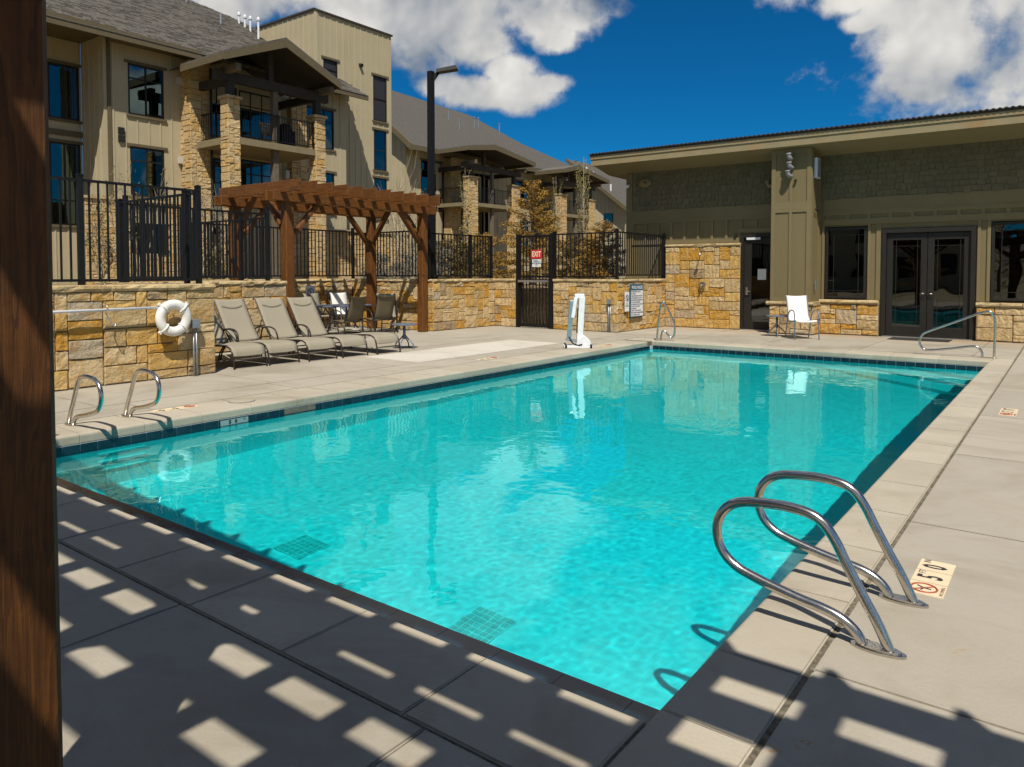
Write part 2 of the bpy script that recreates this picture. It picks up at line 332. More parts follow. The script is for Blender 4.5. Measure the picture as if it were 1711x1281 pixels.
def spline(pts, n=6):
    """smooth curve through the points (Catmull-Rom)"""
    P = [Vector(p) for p in pts]; P = [P[0]*2-P[1]] + P + [P[-1]*2-P[-2]]; out = []
    for i in range(1, len(P)-2):
        a, b, c, d = P[i-1:i+3]
        for k in range(n):
            q = k/n; out.append(.5*((2*b) + (c-a)*q + (2*a-5*b+4*c-d)*q*q + (3*b-a-3*c+d)*q**3))
    return out + [P[-2]]
_cube = {}
def bx(name, a, b, m, parent=None, label=None):
    """one box object; alike boxes share one unit mesh"""
    if m not in _cube:
        me = bpy.data.meshes.new('unit_box'); q = MB().box((0, 0, 0), (1, 1, 1)); me.from_pydata(q.v, [], q.f); me.materials.append(M[m]); _cube[m] = me
    o = link(name, _cube[m], parent, a); o.scale = (b[0]-a[0], b[1]-a[1], b[2]-a[2])
    if label: o['label'] = label
    return o
def slab(name, a, b, m, parent, bev=.008, seg=2, kind=None):
    bm = bmesh.new(); bmesh.ops.create_cube(bm, size=1)
    bmesh.ops.scale(bm, vec=(b[0]-a[0], b[1]-a[1], b[2]-a[2]), verts=bm.verts); bmesh.ops.translate(bm, vec=[(a[i]+b[i])/2 for i in range(3)], verts=bm.verts)
    bmesh.ops.bevel(bm, geom=list(bm.edges), offset=bev, segments=seg, affect='EDGES')
    o = finish(bm, name, m, parent, smooth=False)
    if kind: o['kind'] = kind
    return o
def timber(name, a, b, w, h, m, parent, up=(0, 0, 1), bev=.012):
    """a squared timber from a to b whose grain runs along it"""
    a = Vector(a); b = Vector(b); d = b-a; L = d.length; d.normalize(); u = Vector(up)
    if abs(d.dot(u)) > .99: u = Vector((0, 1, 0))
    x = d.cross(u).normalized(); y = d.cross(x).normalized()
    bm = bmesh.new(); bmesh.ops.create_cube(bm, size=1); bmesh.ops.scale(bm, vec=(w, h, L), verts=bm.verts); bmesh.ops.translate(bm, vec=(0, 0, L/2), verts=bm.verts)
    if bev: bmesh.ops.bevel(bm, geom=list(bm.edges), offset=bev, segments=1, affect='EDGES')
    me = bpy.data.meshes.new(name); bm.to_mesh(me); bm.free(); me.materials.append(M[m])
    o = bpy.data.objects.new(name, me); COL.objects.link(o)
    mt = Matrix((x, y, d)).transposed().to_4x4(); q = mt.to_quaternion(); o.rotation_euler = q.to_euler()
    o.parent = parent; o.location = a - org(parent); WO[o.name] = a; return o
def text(s, size, m, parent, loc, rot, name='lettering', depth=.0008, bold=0., align='CENTER', sx=1.):
    c = bpy.data.curves.new('t', 'FONT'); c.body = s; c.size = size; c.align_x = align; c.align_y = 'CENTER'; c.extrude = depth; c.offset = bold; c.resolution_u = 2
    to = bpy.data.objects.new('t', c); COL.objects.link(to)
    dg = bpy.context.evaluated_depsgraph_get(); me = bpy.data.meshes.new_from_object(to.evaluated_get(dg)); bpy.data.objects.remove(to); bpy.data.curves.remove(c)
    me.materials.clear(); me.materials.append(M[m]); o = link(name, me, parent, loc); o.rotation_euler = rot; o.scale = (sx, 1, 1); return o
def copy_tree(o, parent=None, label=None, loc=None, rz=None):
    c = o.copy(); COL.objects.link(c)
    if parent: c.parent = parent
    if loc is not None: c.location = loc
    if rz is not None: c.rotation_euler = (0, 0, rz)
    if label: c['label'] = label
    for ch in list(o.children): copy_tree(ch, c)
    return c

# ------------------------------------------------------------------ stone facing
_st = {}
def stone_variants(m):
    if m in _st: return _st[m]
    L = []; r = random.Random(3)
    for k in range(14):
        vs_ = [(0, 0, 0), (1, 0, 0), (1, 0, 1), (0, 0, 1)]; G = [0, .035, .33, .66, .965, 1]; idx = {}
        for j, z in enumerate(G):
            for i, x in enumerate(G):
                e = i in (0, 5) or j in (0, 5); e2 = i in (1, 4) or j in (1, 4)
                y = -.45 if e else (-.8 if e2 else -.88) + r.uniform(-.22, .2)
                jx = r.uniform(-.012, .012) if not e else r.uniform(0, .018)*(1 if i < 3 else -1); jz = r.uniform(-.03, .03) if not e else r.uniform(0, .04)*(1 if j < 3 else -1)
                idx[i, j] = len(vs_); vs_.append((min(1, max(0, x+jx)), y, min(1, max(0, z+jz))))
        fs = [(idx[i, j], idx[i+1, j], idx[i+1, j+1], idx[i, j+1]) for j in range(5) for i in range(5)]
        ring = [idx[i, 0] for i in range(6)] + [idx[5, j] for j in range(1, 6)] + [idx[i, 5] for i in range(4, -1, -1)] + [idx[0, j] for j in range(4, 0, -1)]
        for a, b, c0, c1 in ((0, 5, 0, 1), (5, 10, 1, 2), (10, 15, 2, 3), (15, 20, 3, 0)):
            fs.append(tuple([c0, c1] + [ring[q % 20] for q in range(b, a-1, -1)]))
        me = bpy.data.meshes.new('stone_form'); me.from_pydata(vs_, [], fs); me.materials.append(M[m]); L.append(me)
    _st[m] = L; return L
def layout(L, H, u, v, r, wmax=4, hmax=3):
    C = max(1, round(L/u)); Rr = max(1, round(H/v)); du = L/C; dv = H/Rr; used = set(); out = []
    for j in range(Rr):
        for i in range(C):
            if (i, j) in used: continue
            w = r.choice([2, 2, 3, 3, 4, wmax]); h = r.choice([1, 2, 2, 2, hmax])
            if h == 1 and w < 3 and r.random() < .5: w = 3
            w = min(w, C-i); h = min(h, Rr-j)
            while w > 1 and any((i+a, j) in used for a in range(w)): w -= 1
            if C-i-w == 1: w = min(w+1, C-i) if (C-1, j) not in used else w
            while h > 1 and any((i+a, j+b) in used for a in range(w) for b in range(h)): h -= 1
            for a in range(w):
                for b in range(h): used.add((i+a, j+b))
            out.append((i*du, j*dv, w*du, h*dv))
    return out
def stones(parent, p, ang, L, z0, z1, m='sandstone', u=.125, v=.115, seed=1, depth=.034, gap=.009, joined=None, skip=None, name='stone'):
    """stone facing on a wall: p = start point, ang = direction it runs in; the face looks to the side of its -y"""
    r = random.Random(seed); ca, sa = math.cos(ang), math.sin(ang); V = stone_variants(m.replace('_joined', '')); mb = joined
    for (x, z, w, h) in layout(L, z1-z0, u, v, r):
        if skip and skip(x+w/2, z0+z+h/2): continue
        g = gap*r.uniform(.6, 1.3); d = depth*r.uniform(.7, 1.25)
        me = V[r.randrange(len(V))]
        lx, lz, sx, sz = x+g/2, z0+z+g/2, w-g, h-g
        if mb is None:
            o = link(name, me, parent, (p[0]+ca*lx, p[1]+sa*lx, lz)); o.scale = (sx, d, sz); o.rotation_euler = (0, 0, ang)
        else:
            base = [(lx, 0, lz), (lx+sx, 0, lz), (lx+sx, 0, lz+sz), (lx, 0, lz+sz)]; i_ = .012
            fr = [(lx+i_, -d, lz+i_), (lx+sx-i_, -d*r.uniform(.8, 1.2), lz+i_), (lx+sx-i_, -d, lz+sz-i_), (lx+i_, -d*r.uniform(.8, 1.2), lz+sz-i_)]
            mb.add([(p[0]+ca*a-sa*b, p[1]+sa*a+ca*b, c) for a, b, c in base+fr], [(4, 5, 6, 7), (0, 1, 5, 4), (1, 2, 6, 5), (2, 3, 7, 6), (3, 0, 4, 7)])
def caps(parent, p, ang, L, z, w_in=.33, over=.05, th=.085, seed=1, step=.75, m='cap_stone'):
    r = random.Random(seed); ca, sa = math.cos(ang), math.sin(ang); x = 0
    while x < L-.02:
        w = min(step*r.uniform(.8, 1.2), L-x)
        if L-x-w < .25: w = L-x
        n = max(2, int(w/.12)); vs_ = []; fs = []
        for i in range(n+1):
            q = x+.004+(w-.008)*i/n; e = over + r.uniform(-.010, .012); e2 = over+r.uniform(-.012, .014)
            for y_, z_ in ((w_in, z), (-e+.02, z), (-e2, z+th*.45), (-e+.008, z+th*.9), (-e+.03, z+th), (w_in, z+th+r.uniform(-.003, .003))):
                vs_.append((p[0]+ca*q-sa*y_, p[1]+sa*q+ca*y_, z_))
        for i in range(n):
            for j in range(6): a = i*6+j; b = i*6+(j+1) % 6; fs.append((a, a+6, b+6, b))
        fs += [tuple(range(6)), tuple(n*6+j for j in range(6))[::-1]]
        MB().add(vs_, fs).build('cap_stone', m, parent); x += w

# ================================================================== GROUND AND POOL
PX, PY, WZ, FZ = -6.26, 12.6, -.17, -1.62
LEDGE = .11
def sheet(name, rects, z, m, kind='structure', parent=None):
    q = MB()
    for x0, y0, x1, y1 in rects: q.add([(x0, y0, z), (x1, y0, z), (x1, y1, z), (x0, y1, z)], [(0, 1, 2, 3)])
    return q.build(name, m, parent, kind=kind)
sheet('ground', [(-900, -900, 900, -9), (-900, 22, 900, 900), (-900, -9, -16, 22), (8.5, -9, 900, 22)], -.12, 'ground_dry')
# deck: dark joint bed with separate slabs cast on it
deck = structure('pool_deck')
HX0, HX1, HY0, HY1 = PX-.02, .02, -.085, PY+.02
q = MB()
for a, b in (((-16, -9, -.3), (HX0, 22, -.010)), ((HX1, -9, -.3), (8.5, 22, -.010)), ((HX0, -9, -.3), (HX1, HY0-.06, -.010)), ((HX0, HY1+.06, -.3), (HX1, 22, -.010))): q.box(a, b)
q.build('joint_bed', 'joint_sand', deck)
def cut(lo, hi, first, step):
    c = [lo]; x = first
    while x < hi-.05:
        if x > lo+.05: c.append(x)
        x += step
    return c+[hi]
JG = .006
def slabs(x0, x1, y0, y1, xs, ys, m='deck_concrete', nm='concrete_slab', th=.06, bev=.007, skip=None, g=JG):
    for i in range(len(xs)-1):
        for j in range(len(ys)-1):
            a, b, c, d = xs[i]+g/2, xs[i+1]-g/2, ys[j]+g/2, ys[j+1]-g/2
            if skip and skip((a+b)/2, (c+d)/2): continue
            slab(nm, (a, c, -th), (b, d, 0), m, deck, bev)
CW = .345
slabs(CW, 8.5, -9, 17, cut(CW+.012, 8.5, 3.4, 3.05), cut(-9, 17, -3.62, 2.1))
slabs(0, 0, 0, 0, cut(-16, CW-.01, -2.08-1.52*9, 1.52), cut(-9, -.565, -2.6-2.1*3, 2.1))
xs = cut(-9.2, -7.57, -8.4, 50); slabs(0, 0, 0, 0, [-15.2, -12.2, -9.4, -7.575], cut(-.55, 16.95, 1.5, 2.3), skip=lambda x, y: x < -9.4 and y < 2)
slabs(0, 0, 0, 0, [-7.565, -6.9], cut(-.55, 12.6+.62, 1.78, 1.9))
slabs(0, 0, 0, 0, cut(-7.565, CW-.01, -6.0, 1.9), cut(13.23, 16.9, 15.2, 3))
# pale repaired rectangle is a slab of its own, cast 4 mm proud
slab('pale_slab', (-8.93, 6.62, -.02), (-7.58, 10.9, .004), 'pale_concrete', deck, .003)
# coping stones
def coping(x0, y0, x1, y1, side):
    bm = bmesh.new(); bmesh.ops.create_cube(bm, size=1); z0, z1 = -.095, .0
    bmesh.ops.scale(bm, vec=(x1-x0, y1-y0, z1-z0), verts=bm.verts); bmesh.ops.translate(bm, vec=((x0+x1)/2, (y0+y1)/2, (z0+z1)/2), verts=bm.verts)
    E = []
    for e in bm.edges:
        c = (e.verts[0].co+e.verts[1].co)/2
        if c.z > z1-.001 and ((side == 'x-' and abs(c.x-x0) < 1e-4) or (side == 'x+' and abs(c.x-x1) < 1e-4) or (side == 'y+' and abs(c.y-y1) < 1e-4) or (side == 'y-' and abs(c.y-y0) < 1e-4)): E.append(e)
    bmesh.ops.bevel(bm, geom=E, offset=.028, segments=5, affect='EDGES', profile=.5)
    rest = [e for e in bm.edges if e.calc_length() > .2 and len(e.link_faces) == 2 and e.calc_face_angle(0) > 1.]
    bmesh.ops.bevel(bm, geom=rest, offset=.007, segments=2, affect='EDGES')
    finish(bm, 'coping_stone', 'coping_concrete', deck)
ys = cut(0, PY, .51, .76)
for a, b in zip(ys[:-1], ys[1:]): coping(0, a+.002, CW-.008, b-.002, 'x-'); 
coping(-.0, -.555, CW-.008, -.002, 'x-')
ys = cut(0, PY+.6, .75, .61)
for a, b in zip(ys[:-1], ys[1:]):
    if b <= PY+.01: coping(-6.89, a+.002, PX-.0, b-.002, 'x+')
coping(-6.89, ys[-3]+.0 if ys[-2] > PY else ys[-2]+.002, PX-.0, PY, 'x+') if ys[-2] < PY-.05 else None
xs = cut(-6.89, 0, -6.12, .68)
for a, b in zip(xs[:-1], xs[1:]): coping(a+.003, -.555, b-.003, -.082, 'y+')
xs = cut(-6.89, CW-.01, -6.2, .78)
for a, b in zip(xs[:-1], xs[1:]): coping(a+.002, PY+.0, b-.002, PY+.61, 'y-')
coping(-6.89, -.078, PX, -.002, 'x+')

pool = structure('pool')
q = MB().add([(PX, LEDGE, FZ), (0, LEDGE, FZ), (0, PY, FZ+.35), (PX, PY, FZ+.35)], [(0, 1, 2, 3)])
pf = q.build('pool_floor', 'pool_plaster', pool)
q = MB()
q.add([(PX, LEDGE, FZ), (PX, PY, FZ+.35), (PX, PY, -.1), (PX, LEDGE, -.1)], [(0, 1, 2, 3)]).add([(0, LEDGE, FZ), (0, LEDGE, -.1), (0, PY, -.1), (0, PY, FZ+.35)], [(0, 1, 2, 3)])
q.add([(PX, PY, FZ+.35), (0, PY, FZ+.35), (0, PY, -.1), (PX, PY, -.1)], [(0, 1, 2, 3)]).add([(PX, LEDGE, FZ), (PX, LEDGE, -.09), (0, LEDGE, -.09), (0, LEDGE, FZ)], [(0, 1, 2, 3)])
pw = q.build('pool_side', 'pool_plaster', pool)
# shallow corner steps
st_ = []
for k, (rr, zz) in enumerate(((.95, -.40), (1.6, -.70), (2.3, -1.0))):
    q = MB(); q.poly([(-.004, PY-.004, zz-.8), (-rr*1.25, PY-.004, zz-.8), (-.004, PY-rr*1.0, zz-.8)], (0, 0, .8)); o = q.build('corner_step', 'pool_plaster', pool); st_.append(o)
for k, (rr, zz) in enumerate(((.7, -.42), (1.2, -.72))):
    q = MB(); q.poly([(PX+.004, PY-.004, zz-.8), (PX+.004, PY-rr, zz-.8), (PX+rr*1.3, PY-.004, zz-.8)], (0, 0, .8)); o = q.build('corner_step', 'pool_plaster', pool); st_.append(o)
# waterline tiles: navy, one by one where they can be told apart
for x, y0, y1, fx in ((PX, LEDGE, PY, .006), (0, LEDGE, PY, -.006)):
    q = MB().box((min(x, x+fx*.5), y0, -.255), (max(x, x+fx*.5), y1, -.095)); q.build('tile_bed', 'grout', pool)
q = MB().box((PX, PY-.003, -.255), (0, PY, -.095)).build('tile_bed', 'grout', pool)
y = LEDGE+.02
while y < PY-.16:
    bx('tile', (PX+.003, y, -.25), (PX+.008, y+.150, -.100), 'navy_tile', pool); y += .156
x = PX+.01
while x < -.16:
    bx('tile', (x, PY-.008, -.25), (x+.150, PY-.003, -.100), 'navy_tile', pool); x += .156
q = MB(); y = LEDGE+.02
while y < PY-.16: q.box((-.008, y, -.25), (-.003, y+.15, -.1)); y += .156
o = q.build('tile_run', 'navy_tile', pool, kind='stuff')
bx('skimmer_mouth', (PX+.006, 3.0, -.165), (PX+.0095, 3.45, -.105), 'joint', pool)
# dark tiled ledge between the pergola-side coping and the water
x = PX+.004
while x < -.1:
    bx('ledge_tile', (x, -.084, -.105), (x+.303, LEDGE, -.078), 'navy_tile', pool); x += .3055
# recessed ladder treads in the side wall under the rails, and near the other ladder
for (wx, y0) in ((PX, .90), (0, .92)):
    for zz in (-.42, -.72, -1.02):
        s_ = 1 if wx < -1 else -1
        q = MB(); a = wx+s_*.003; b = wx+s_*.05
        q.box((min(a, b), y0, zz), (max(a, b), y0+.45, zz+.03)); st_.append(q.build('ladder_tread', 'white_plaster', pool))
# floor drain grates
for gx, gy in ((-3.72, 1.33), (-1.90, 1.36)):
    gz = FZ+.35*(gy+.16-LEDGE)/(PY-LEDGE); g = MB(); w = .155; g.box((gx-w, gy-w, gz-.01), (gx+w, gy+w, gz+.010)); fr = g.build('drain_grate', 'drain_plastic', pool); st_.append(fr)
    g = MB()
    for k in range(7): a = gx-w+2*w*k/6; g.box((a-.003, gy-w, gz+.010), (a+.003, gy+w, gz+.020)); g.box((gx-w, gy-w+2*w*k/6-.003, gz+.0105), (gx+w, gy-w+2*w*k/6+.003, gz+.0195))
    o = g.build('drain_rib', 'white_plaster', fr); st_.append(o)
for o in [pf, pw]+st_: o.cycles.is_caustics_receiver = True
# water: one rippled sheet, refracting
NX, NY = 300, 600; V_ = []; F_ = []
for j in range(NY+1):
    for i in range(NX+1):
        x = PX + (-PX)*i/NX; y = LEDGE+.001+(PY-LEDGE-.002)*j/NY
        w_ = noise.noise((x*.8, y*.8, 2)); h = .0018*noise.noise((x*1.5+.3*y, y*1.3, 0)) + .0009*noise.noise((x*4.2+.8*w_, y*4.0, 3)) + .00034*noise.noise((x*9.5+w_, y*9, 5)) + .00026*noise.noise((x*19+2*w_, y*17, 9)) + .00020*noise.noise((x*38, y*33, 12))
        V_.append((x, y, WZ+h))
for j in range(NY):
    for i in range(NX): a = j*(NX+1)+i; F_.append((a, a+1, a+NX+2, a+NX+1))
wat = MB(); wat.v = V_; wat.f = F_; wat = wat.build('pool_water', 'pool_water', None, kind='structure')
for p in wat.data.polygons: p.use_smooth = True
wat.cycles.is_caustics_caster = True

# ================================================================== STONE WALLS AND FENCES
TZ = 1.25
def stone_wall(label, p0, p1, back, seed, z1=TZ, cap=True, u=.125, v=.115, stone=True, capover=.05, capstart=0, th=.3, u_skip=None, name='stone_wall', face_off=.03, trim=.055):
    """p0->p1 runs with the face on the -y side of its direction"""
    p0 = Vector((*p0, 0)); p1 = Vector((*p1, 0)); d = (p1-p0); L = d.length; d.normalize(); n = Vector((-d.y, d.x, 0)); ang = math.atan2(d.y, d.x)
    w = thing(name, label, 'wall', tuple((p0+p1)/2))
    q = MB(); a = p0+n*face_off; b = p1+n*face_off
    q.poly([a+d*trim, b-d*trim, b-d*trim+n*th, a+d*trim+n*th], (0, 0, z1)); q.build('mortar_core', 'mortar', w)
    stones(w, a, ang, L, 0.01, z1, seed=seed, u=u, v=v, depth=.034)
    if cap: caps(w, a, ang, L, z1+.002, w_in=th+.02, over=capover, seed=seed)
    return w
# a wall facing +x runs along +y: direction (0,1) has -n = +x
w1 = stone_wall('tall sandstone garden wall with the life ring and a long pole hung on it', (-9.1, -3.), (-9.1, 3.86), 1, 11, u=.145, v=.125)
w1r = stone_wall('sandstone return wall behind the end of the life ring wall', (-9.42, 3.86), (-11.6, 3.86), 1, 12, u=.16, v=.15)
w2 = stone_wall('sandstone wall behind the row of sun loungers', (-11.6, 3.9), (-11.6, 6.95), 1, 13)
w2r = stone_wall('sandstone wall closing the pergola alcove beside the loungers', (-11.95, 6.95), (-15., 6.95), 1, 14, u=.16, v=.15)
w3 = stone_wall('sandstone wall at the back of the pergola alcove behind the dining table', (-15., 6.95), (-15., 11.6), 1, 15)
w4 = stone_wall('sandstone wall closing the pergola alcove beside the gate side post', (-15., 11.6), (-11.93, 11.6), 1, 16)
w5 = stone_wall('sandstone wall between the pergola and the gate corner', (-11.93, 11.63), (-11.93, 14.15), 1, 17)
w6 = stone_wall('short stub of sandstone wall tight against the gate post', (-11.95, 14.15), (-11.13, 14.15), 1, 18)
w7 = stone_wall('sandstone wall behind the white pool lift', (-9.92, 14.1), (-7.97, 14.1), 1, 19, u=.12, v=.11)
w8 = stone_wall('sandstone wall that carries the blue pool rules sign', (-7.97, 14.1), (-7.97, 16.84), 1, 20, u=.12, v=.11)
w9 = stone_wall('taller sandstone shower wall beside the single glass door', (-7.99, 16.84), (-5.86, 16.84), 1, 21, z1=2.2, u=.145, v=.125, th=.07, trim=.02)
# shower head and valve belong to the shower wall
q = MB().tube(spline([(-6.88, 16.84, 2.16), (-6.88, 16.72, 2.15), (-6.88, 16.62, 2.07)]), .013, 8).lathe([(.012, 0), (.045, -.05), (.05, -.065)], (-6.88, 16.61, 2.06), 12)
q.build('shower_head', 'steel', w9, smooth=True)
q = MB().tube([(-6.87, 16.79, 1.18), (-6.87, 16.765, 1.18)], .085, 20).tube([(-6.87, 16.77, 1.18), (-6.87, 16.70, 1.17)], .022, 10).tube([(-6.87, 16.71, 1.17), (-6.89, 16.69, 1.10)], .012, 8)
q.build('shower_valve', 'steel', w9, smooth=True)

def fence(label, p0, p1, z0=1.42, z1=2.65, posts=(0, 1), post_top=2.76, post_bot=1.335, step=.118, group='black metal fence panels on the stone walls', pk=.0215):
    p0 = Vector((*p0, 0)); p1 = Vector((*p1, 0)); d = p1-p0; L = d.length; d.normalize(); n = Vector((-d.y, d.x, 0))
    f = thing('metal_fence', label, 'fence', tuple((p0+p1)/2), group)
    for z in (z0, z1): timber('rail', p0+Vector((0, 0, z)), p1+Vector((0, 0, z)), .034, .036, 'black_metal', f, bev=0)
    k = int(L/step); s = L/k; w = pk
    ang = math.atan2(d.y, d.x)
    if 'picket' not in _cube:
        me = bpy.data.meshes.new('picket_form'); q = MB().box((-.5, -.5, 0), (.5, .5, 1)); me.from_pydata(q.v, [], q.f); me.materials.append(M['black_metal']); _cube['picket'] = me
    for i in range(1, k):
        p = p0+d*(s*i); o = link('picket', _cube['picket'], f, (p.x, p.y, z0-.02)); o.scale = (w, w, z1-z0+.02); o.rotation_euler = (0, 0, ang)
    for a in posts:
        p = p0+d*(L*a); b = MB(); h = .034
        b.box((p.x-h, p.y-h, post_bot), (p.x+h, p.y+h, post_top-.02)).box((p.x-h-.006, p.y-h-.006, post_top-.02), (p.x+h+.006, p.y+h+.006, post_top-.004)).box((p.x-h*.6, p.y-h*.6, post_top-.004), (p.x+h*.6, p.y+h*.6, post_top+.006))
        b.build('post', 'black_metal', f)
    return f
fence('black metal fence above the wall with the life ring', (-9.35, -3.), (-9.35, 3.75), z1=2.72, z0=1.40, posts=(.06, .41, .755, 1), post_top=2.80)
fence('black metal fence running back from the tall corner post over the life ring', (-9.39, 3.78), (-11.9, 3.82), z1=2.7, posts=(.14, 1))
fence('black metal fence above the loungers', (-12., 3.95), (-12., 6.78), z1=2.69, posts=(0, 1), post_top=2.84)
fence('black metal fence running back beside the timber pergola', (-12.04, 6.8), (-15.1, 6.8), z1=2.62, posts=(.3, 1))
fence('black metal fence behind the dining table under the pergola', (-15.15, 6.9), (-15.15, 11.75), z1=2.65, posts=(0, 1))
fence('black metal fence in the pergola alcove in front of the grey bush', (-15.1, 11.75), (-12.2, 11.75), z1=2.6, posts=(1,))
fence('black metal fence between the lamp post and the exit gate', (-12.15, 11.82), (-12.15, 14.25), z1=2.52, posts=(.62, 1), post_top=2.55)
fence('black metal fence on the wall behind the pool lift', (-9.93, 14.2), (-8.05, 14.2), z1=2.52, z0=1.40, posts=(0, 1), post_top=2.6)
fence('black metal fence on the wall above the pool rules sign', (-8.05, 14.25), (-8.05, 16.88), z1=2.53, z0=1.44, posts=(1,), post_top=2.6)
# exit gate
g = thing('exit_gate', 'tall black picket gate with a silver push bar and a red sign', 'gate', (-10.53, 14.12, 0))
for x in (-11.09, -9.97): bx('gate_post', (x-.045, 14.08, 0), (x+.045, 14.17, 2.56), 'black_metal', g)
for z in (.06, 1.30, 1.40, 2.49): bx('rail', (-11.04, 14.10, z-.03), (-10.02, 14.15, z+.03), 'black_metal', g)
for x in (-11.02, -10.05): bx('stile', (x-.02, 14.102, .06), (x+.02, 14.148, 2.49), 'black_metal', g)
for i in range(1, 9): x = -11.02+.97*i/9; bx('picket', (x-.010, 14.112, .08), (x+.010, 14.138, 2.48), 'black_metal', g)
bx('kick_plate', (-11.0, 14.095, .03), (-10.06, 14.105, .12), 'black_metal', g)
q = MB().box((-11.03, 14.03, 1.245), (-10.04, 14.09, 1.305)); q.build('push_bar', 'aluminium', g)
s_ = thing('exit_sign', 'red sign with pale letters hung on the gate', 'sign', (-10.44, 14.08, 2.0))
bx('panel', (-10.62, 14.075, 1.885), (-10.26, 14.085, 2.12), 'red_sign', s_)
text('EXIT', .20, 'cream', s_, (-10.44, 14.073, 2.0), (R(90), 0, 0), bold=.004, sx=.72)
s_ = thing('notice', 'small white notice hung below the red sign on the gate', 'sign', (-10.44, 14.08, 1.76))
bx('panel', (-10.58, 14.075, 1.66), (-10.30, 14.085, 1.865), 'sign_white', s_)
text('Please', .055, 'sign_ink', s_, (-10.47, 14.073, 1.835), (R(90), 0, 0)); text('CLOSE THE\nGATE BEHIND\nYOU', .045, 'sign_blue', s_, (-10.44, 14.073, 1.75), (R(90), 0, 0), bold=.001)
# signs on the walls (faces look towards +x)
RX = (R(90), 0, R(90))
s_ = thing('pool_rules_sign', 'tall white and blue sign headed POOL RULES on the stone wall', 'sign', (-7.93, 15.0, .8))
bx('panel', (-7.925, 14.68, .38), (-7.91, 15.36, 1.20), 'sign_white', s_)
fr_ = MB()
for a, b in (((-7.926, 14.665, .365), (-7.905, 14.68, 1.215)), ((-7.926, 15.36, .365), (-7.905, 15.375, 1.215)), ((-7.926, 14.68, .365), (-7.905, 15.36, .38)), ((-7.926, 14.68, 1.2), (-7.905, 15.36, 1.215))): fr_.box(a, b)
fr_.build('border', 'sign_blue', s_)
bx('header', (-7.909, 14.69, 1.05), (-7.906, 15.35, 1.19), 'sign_blue', s_)
text('POOL RULES', .112, 'sign_white', s_, (-7.904, 15.02, 1.12), RX, bold=.002, sx=.92)
LN = ['NO LIFEGUARD ON DUTY', 'NO DIVING', 'CHILDREN UNDER 14 MUST BE', 'ACCOMPANIED BY AN ADULT', 'SHOWER BEFORE ENTERING POOL', 'NO GLASS CONTAINERS', 'NO RUNNING OR ROUGH PLAY', 'NO PETS IN POOL AREA', 'NO SMOKING', 'SWIM AT YOUR OWN RISK', 'PROPER SWIM ATTIRE REQUIRED', 'POOL CLOSES AT DUSK']
for i, l in enumerate(LN): text(l, .044, 'sign_ink', s_, (-7.908, 14.70, 1.01-i*.054), RX, align='LEFT', bold=.0006)
s_ = thing('small_sign', 'narrow white sign with a round pictogram beside the pool rules sign', 'sign', (-7.93, 14.48, .8))
bx('panel', (-7.925, 14.38, .52), (-7.913, 14.60, 1.02), 'sign_white', s_)
q = MB(); c = Vector((-7.911, 14.49, .86)); q.tube([c+Vector((0, .075*math.cos(a*math.pi/8), .075*math.sin(a*math.pi/8))) for a in range(16)], .007, 5, closed=True).tube([c+Vector((0, -.05, .05)), c+Vector((0, .05, -.05))], .006, 5).tube([c+Vector((0, .01, .05)), c+Vector((0, -.02, 0)), c+Vector((0, .02, -.045))], .007, 5)
q.build('pictogram', 'black_ink', s_); text('NO\nDIVING', .055, 'black_ink', s_, (-7.911, 14.49, .68), RX)
s_ = thing('wall_sign', 'white sign with a round pictogram on the wall behind the dining table', 'sign', (-14.95, 10.1, .9))
bx('panel', (-14.955, 9.97, .60), (-14.94, 10.28, 1.16), 'sign_white', s_)
q = MB(); c = Vector((-14.937, 10.125, .99)); q.tube([c+Vector((0, .095*math.cos(a*math.pi/8), .095*math.sin(a*math.pi/8))) for a in range(16)], .009, 5, closed=True).tube([c+Vector((0, -.06, .06)), c+Vector((0, .06, -.06))], .008, 5).tube([c+Vector((0, .01, .06)), c+Vector((0, -.02, 0)), c+Vector((0, .02, -.05))], .009, 5)
q.build('pictogram', 'black_ink', s_); text('NO\nDIVING', .075, 'black_ink', s_, (-14.937, 10.125, .76), RX)
# conduit boxes
def conduit(label, c, face, ztop, w=.11):
    s_ = thing('conduit_box', label, 'electrical box', c)
    nx, ny = face; tx, ty = -ny, nx
    f = lambda u, o, z: (c[0]+tx*u+nx*o, c[1]+ty*u+ny*o, z)
    q = MB().poly([f(-w/2, .01, ztop-.13), f(w/2, .01, ztop-.13), f(w/2, .075, ztop-.13), f(-w/2, .075, ztop-.13)], (0, 0, .13)); q.build('box', 'galvanised', s_, bevel=.006)
    for u in (-.022, .022): MB().tube([f(u, .03, 0), f(u, .03, ztop-.13)], .013, 8).build('conduit', 'galvanised', s_, smooth=True)
    MB().poly([f(-.05, .005, .40), f(.05, .005, .40), f(.05, .012, .40), f(-.05, .012, .40)], (0, 0, .02)).build('strap', 'galvanised', s_)
conduit('grey electrical box on twin conduits beside the life ring', (-9.06, 3.49, 0), (1, 0), .83, .13)
conduit('grey electrical box on conduits between the pool lift and the small sign', (-8.17, 14.07, 0), (0, -1), .84)
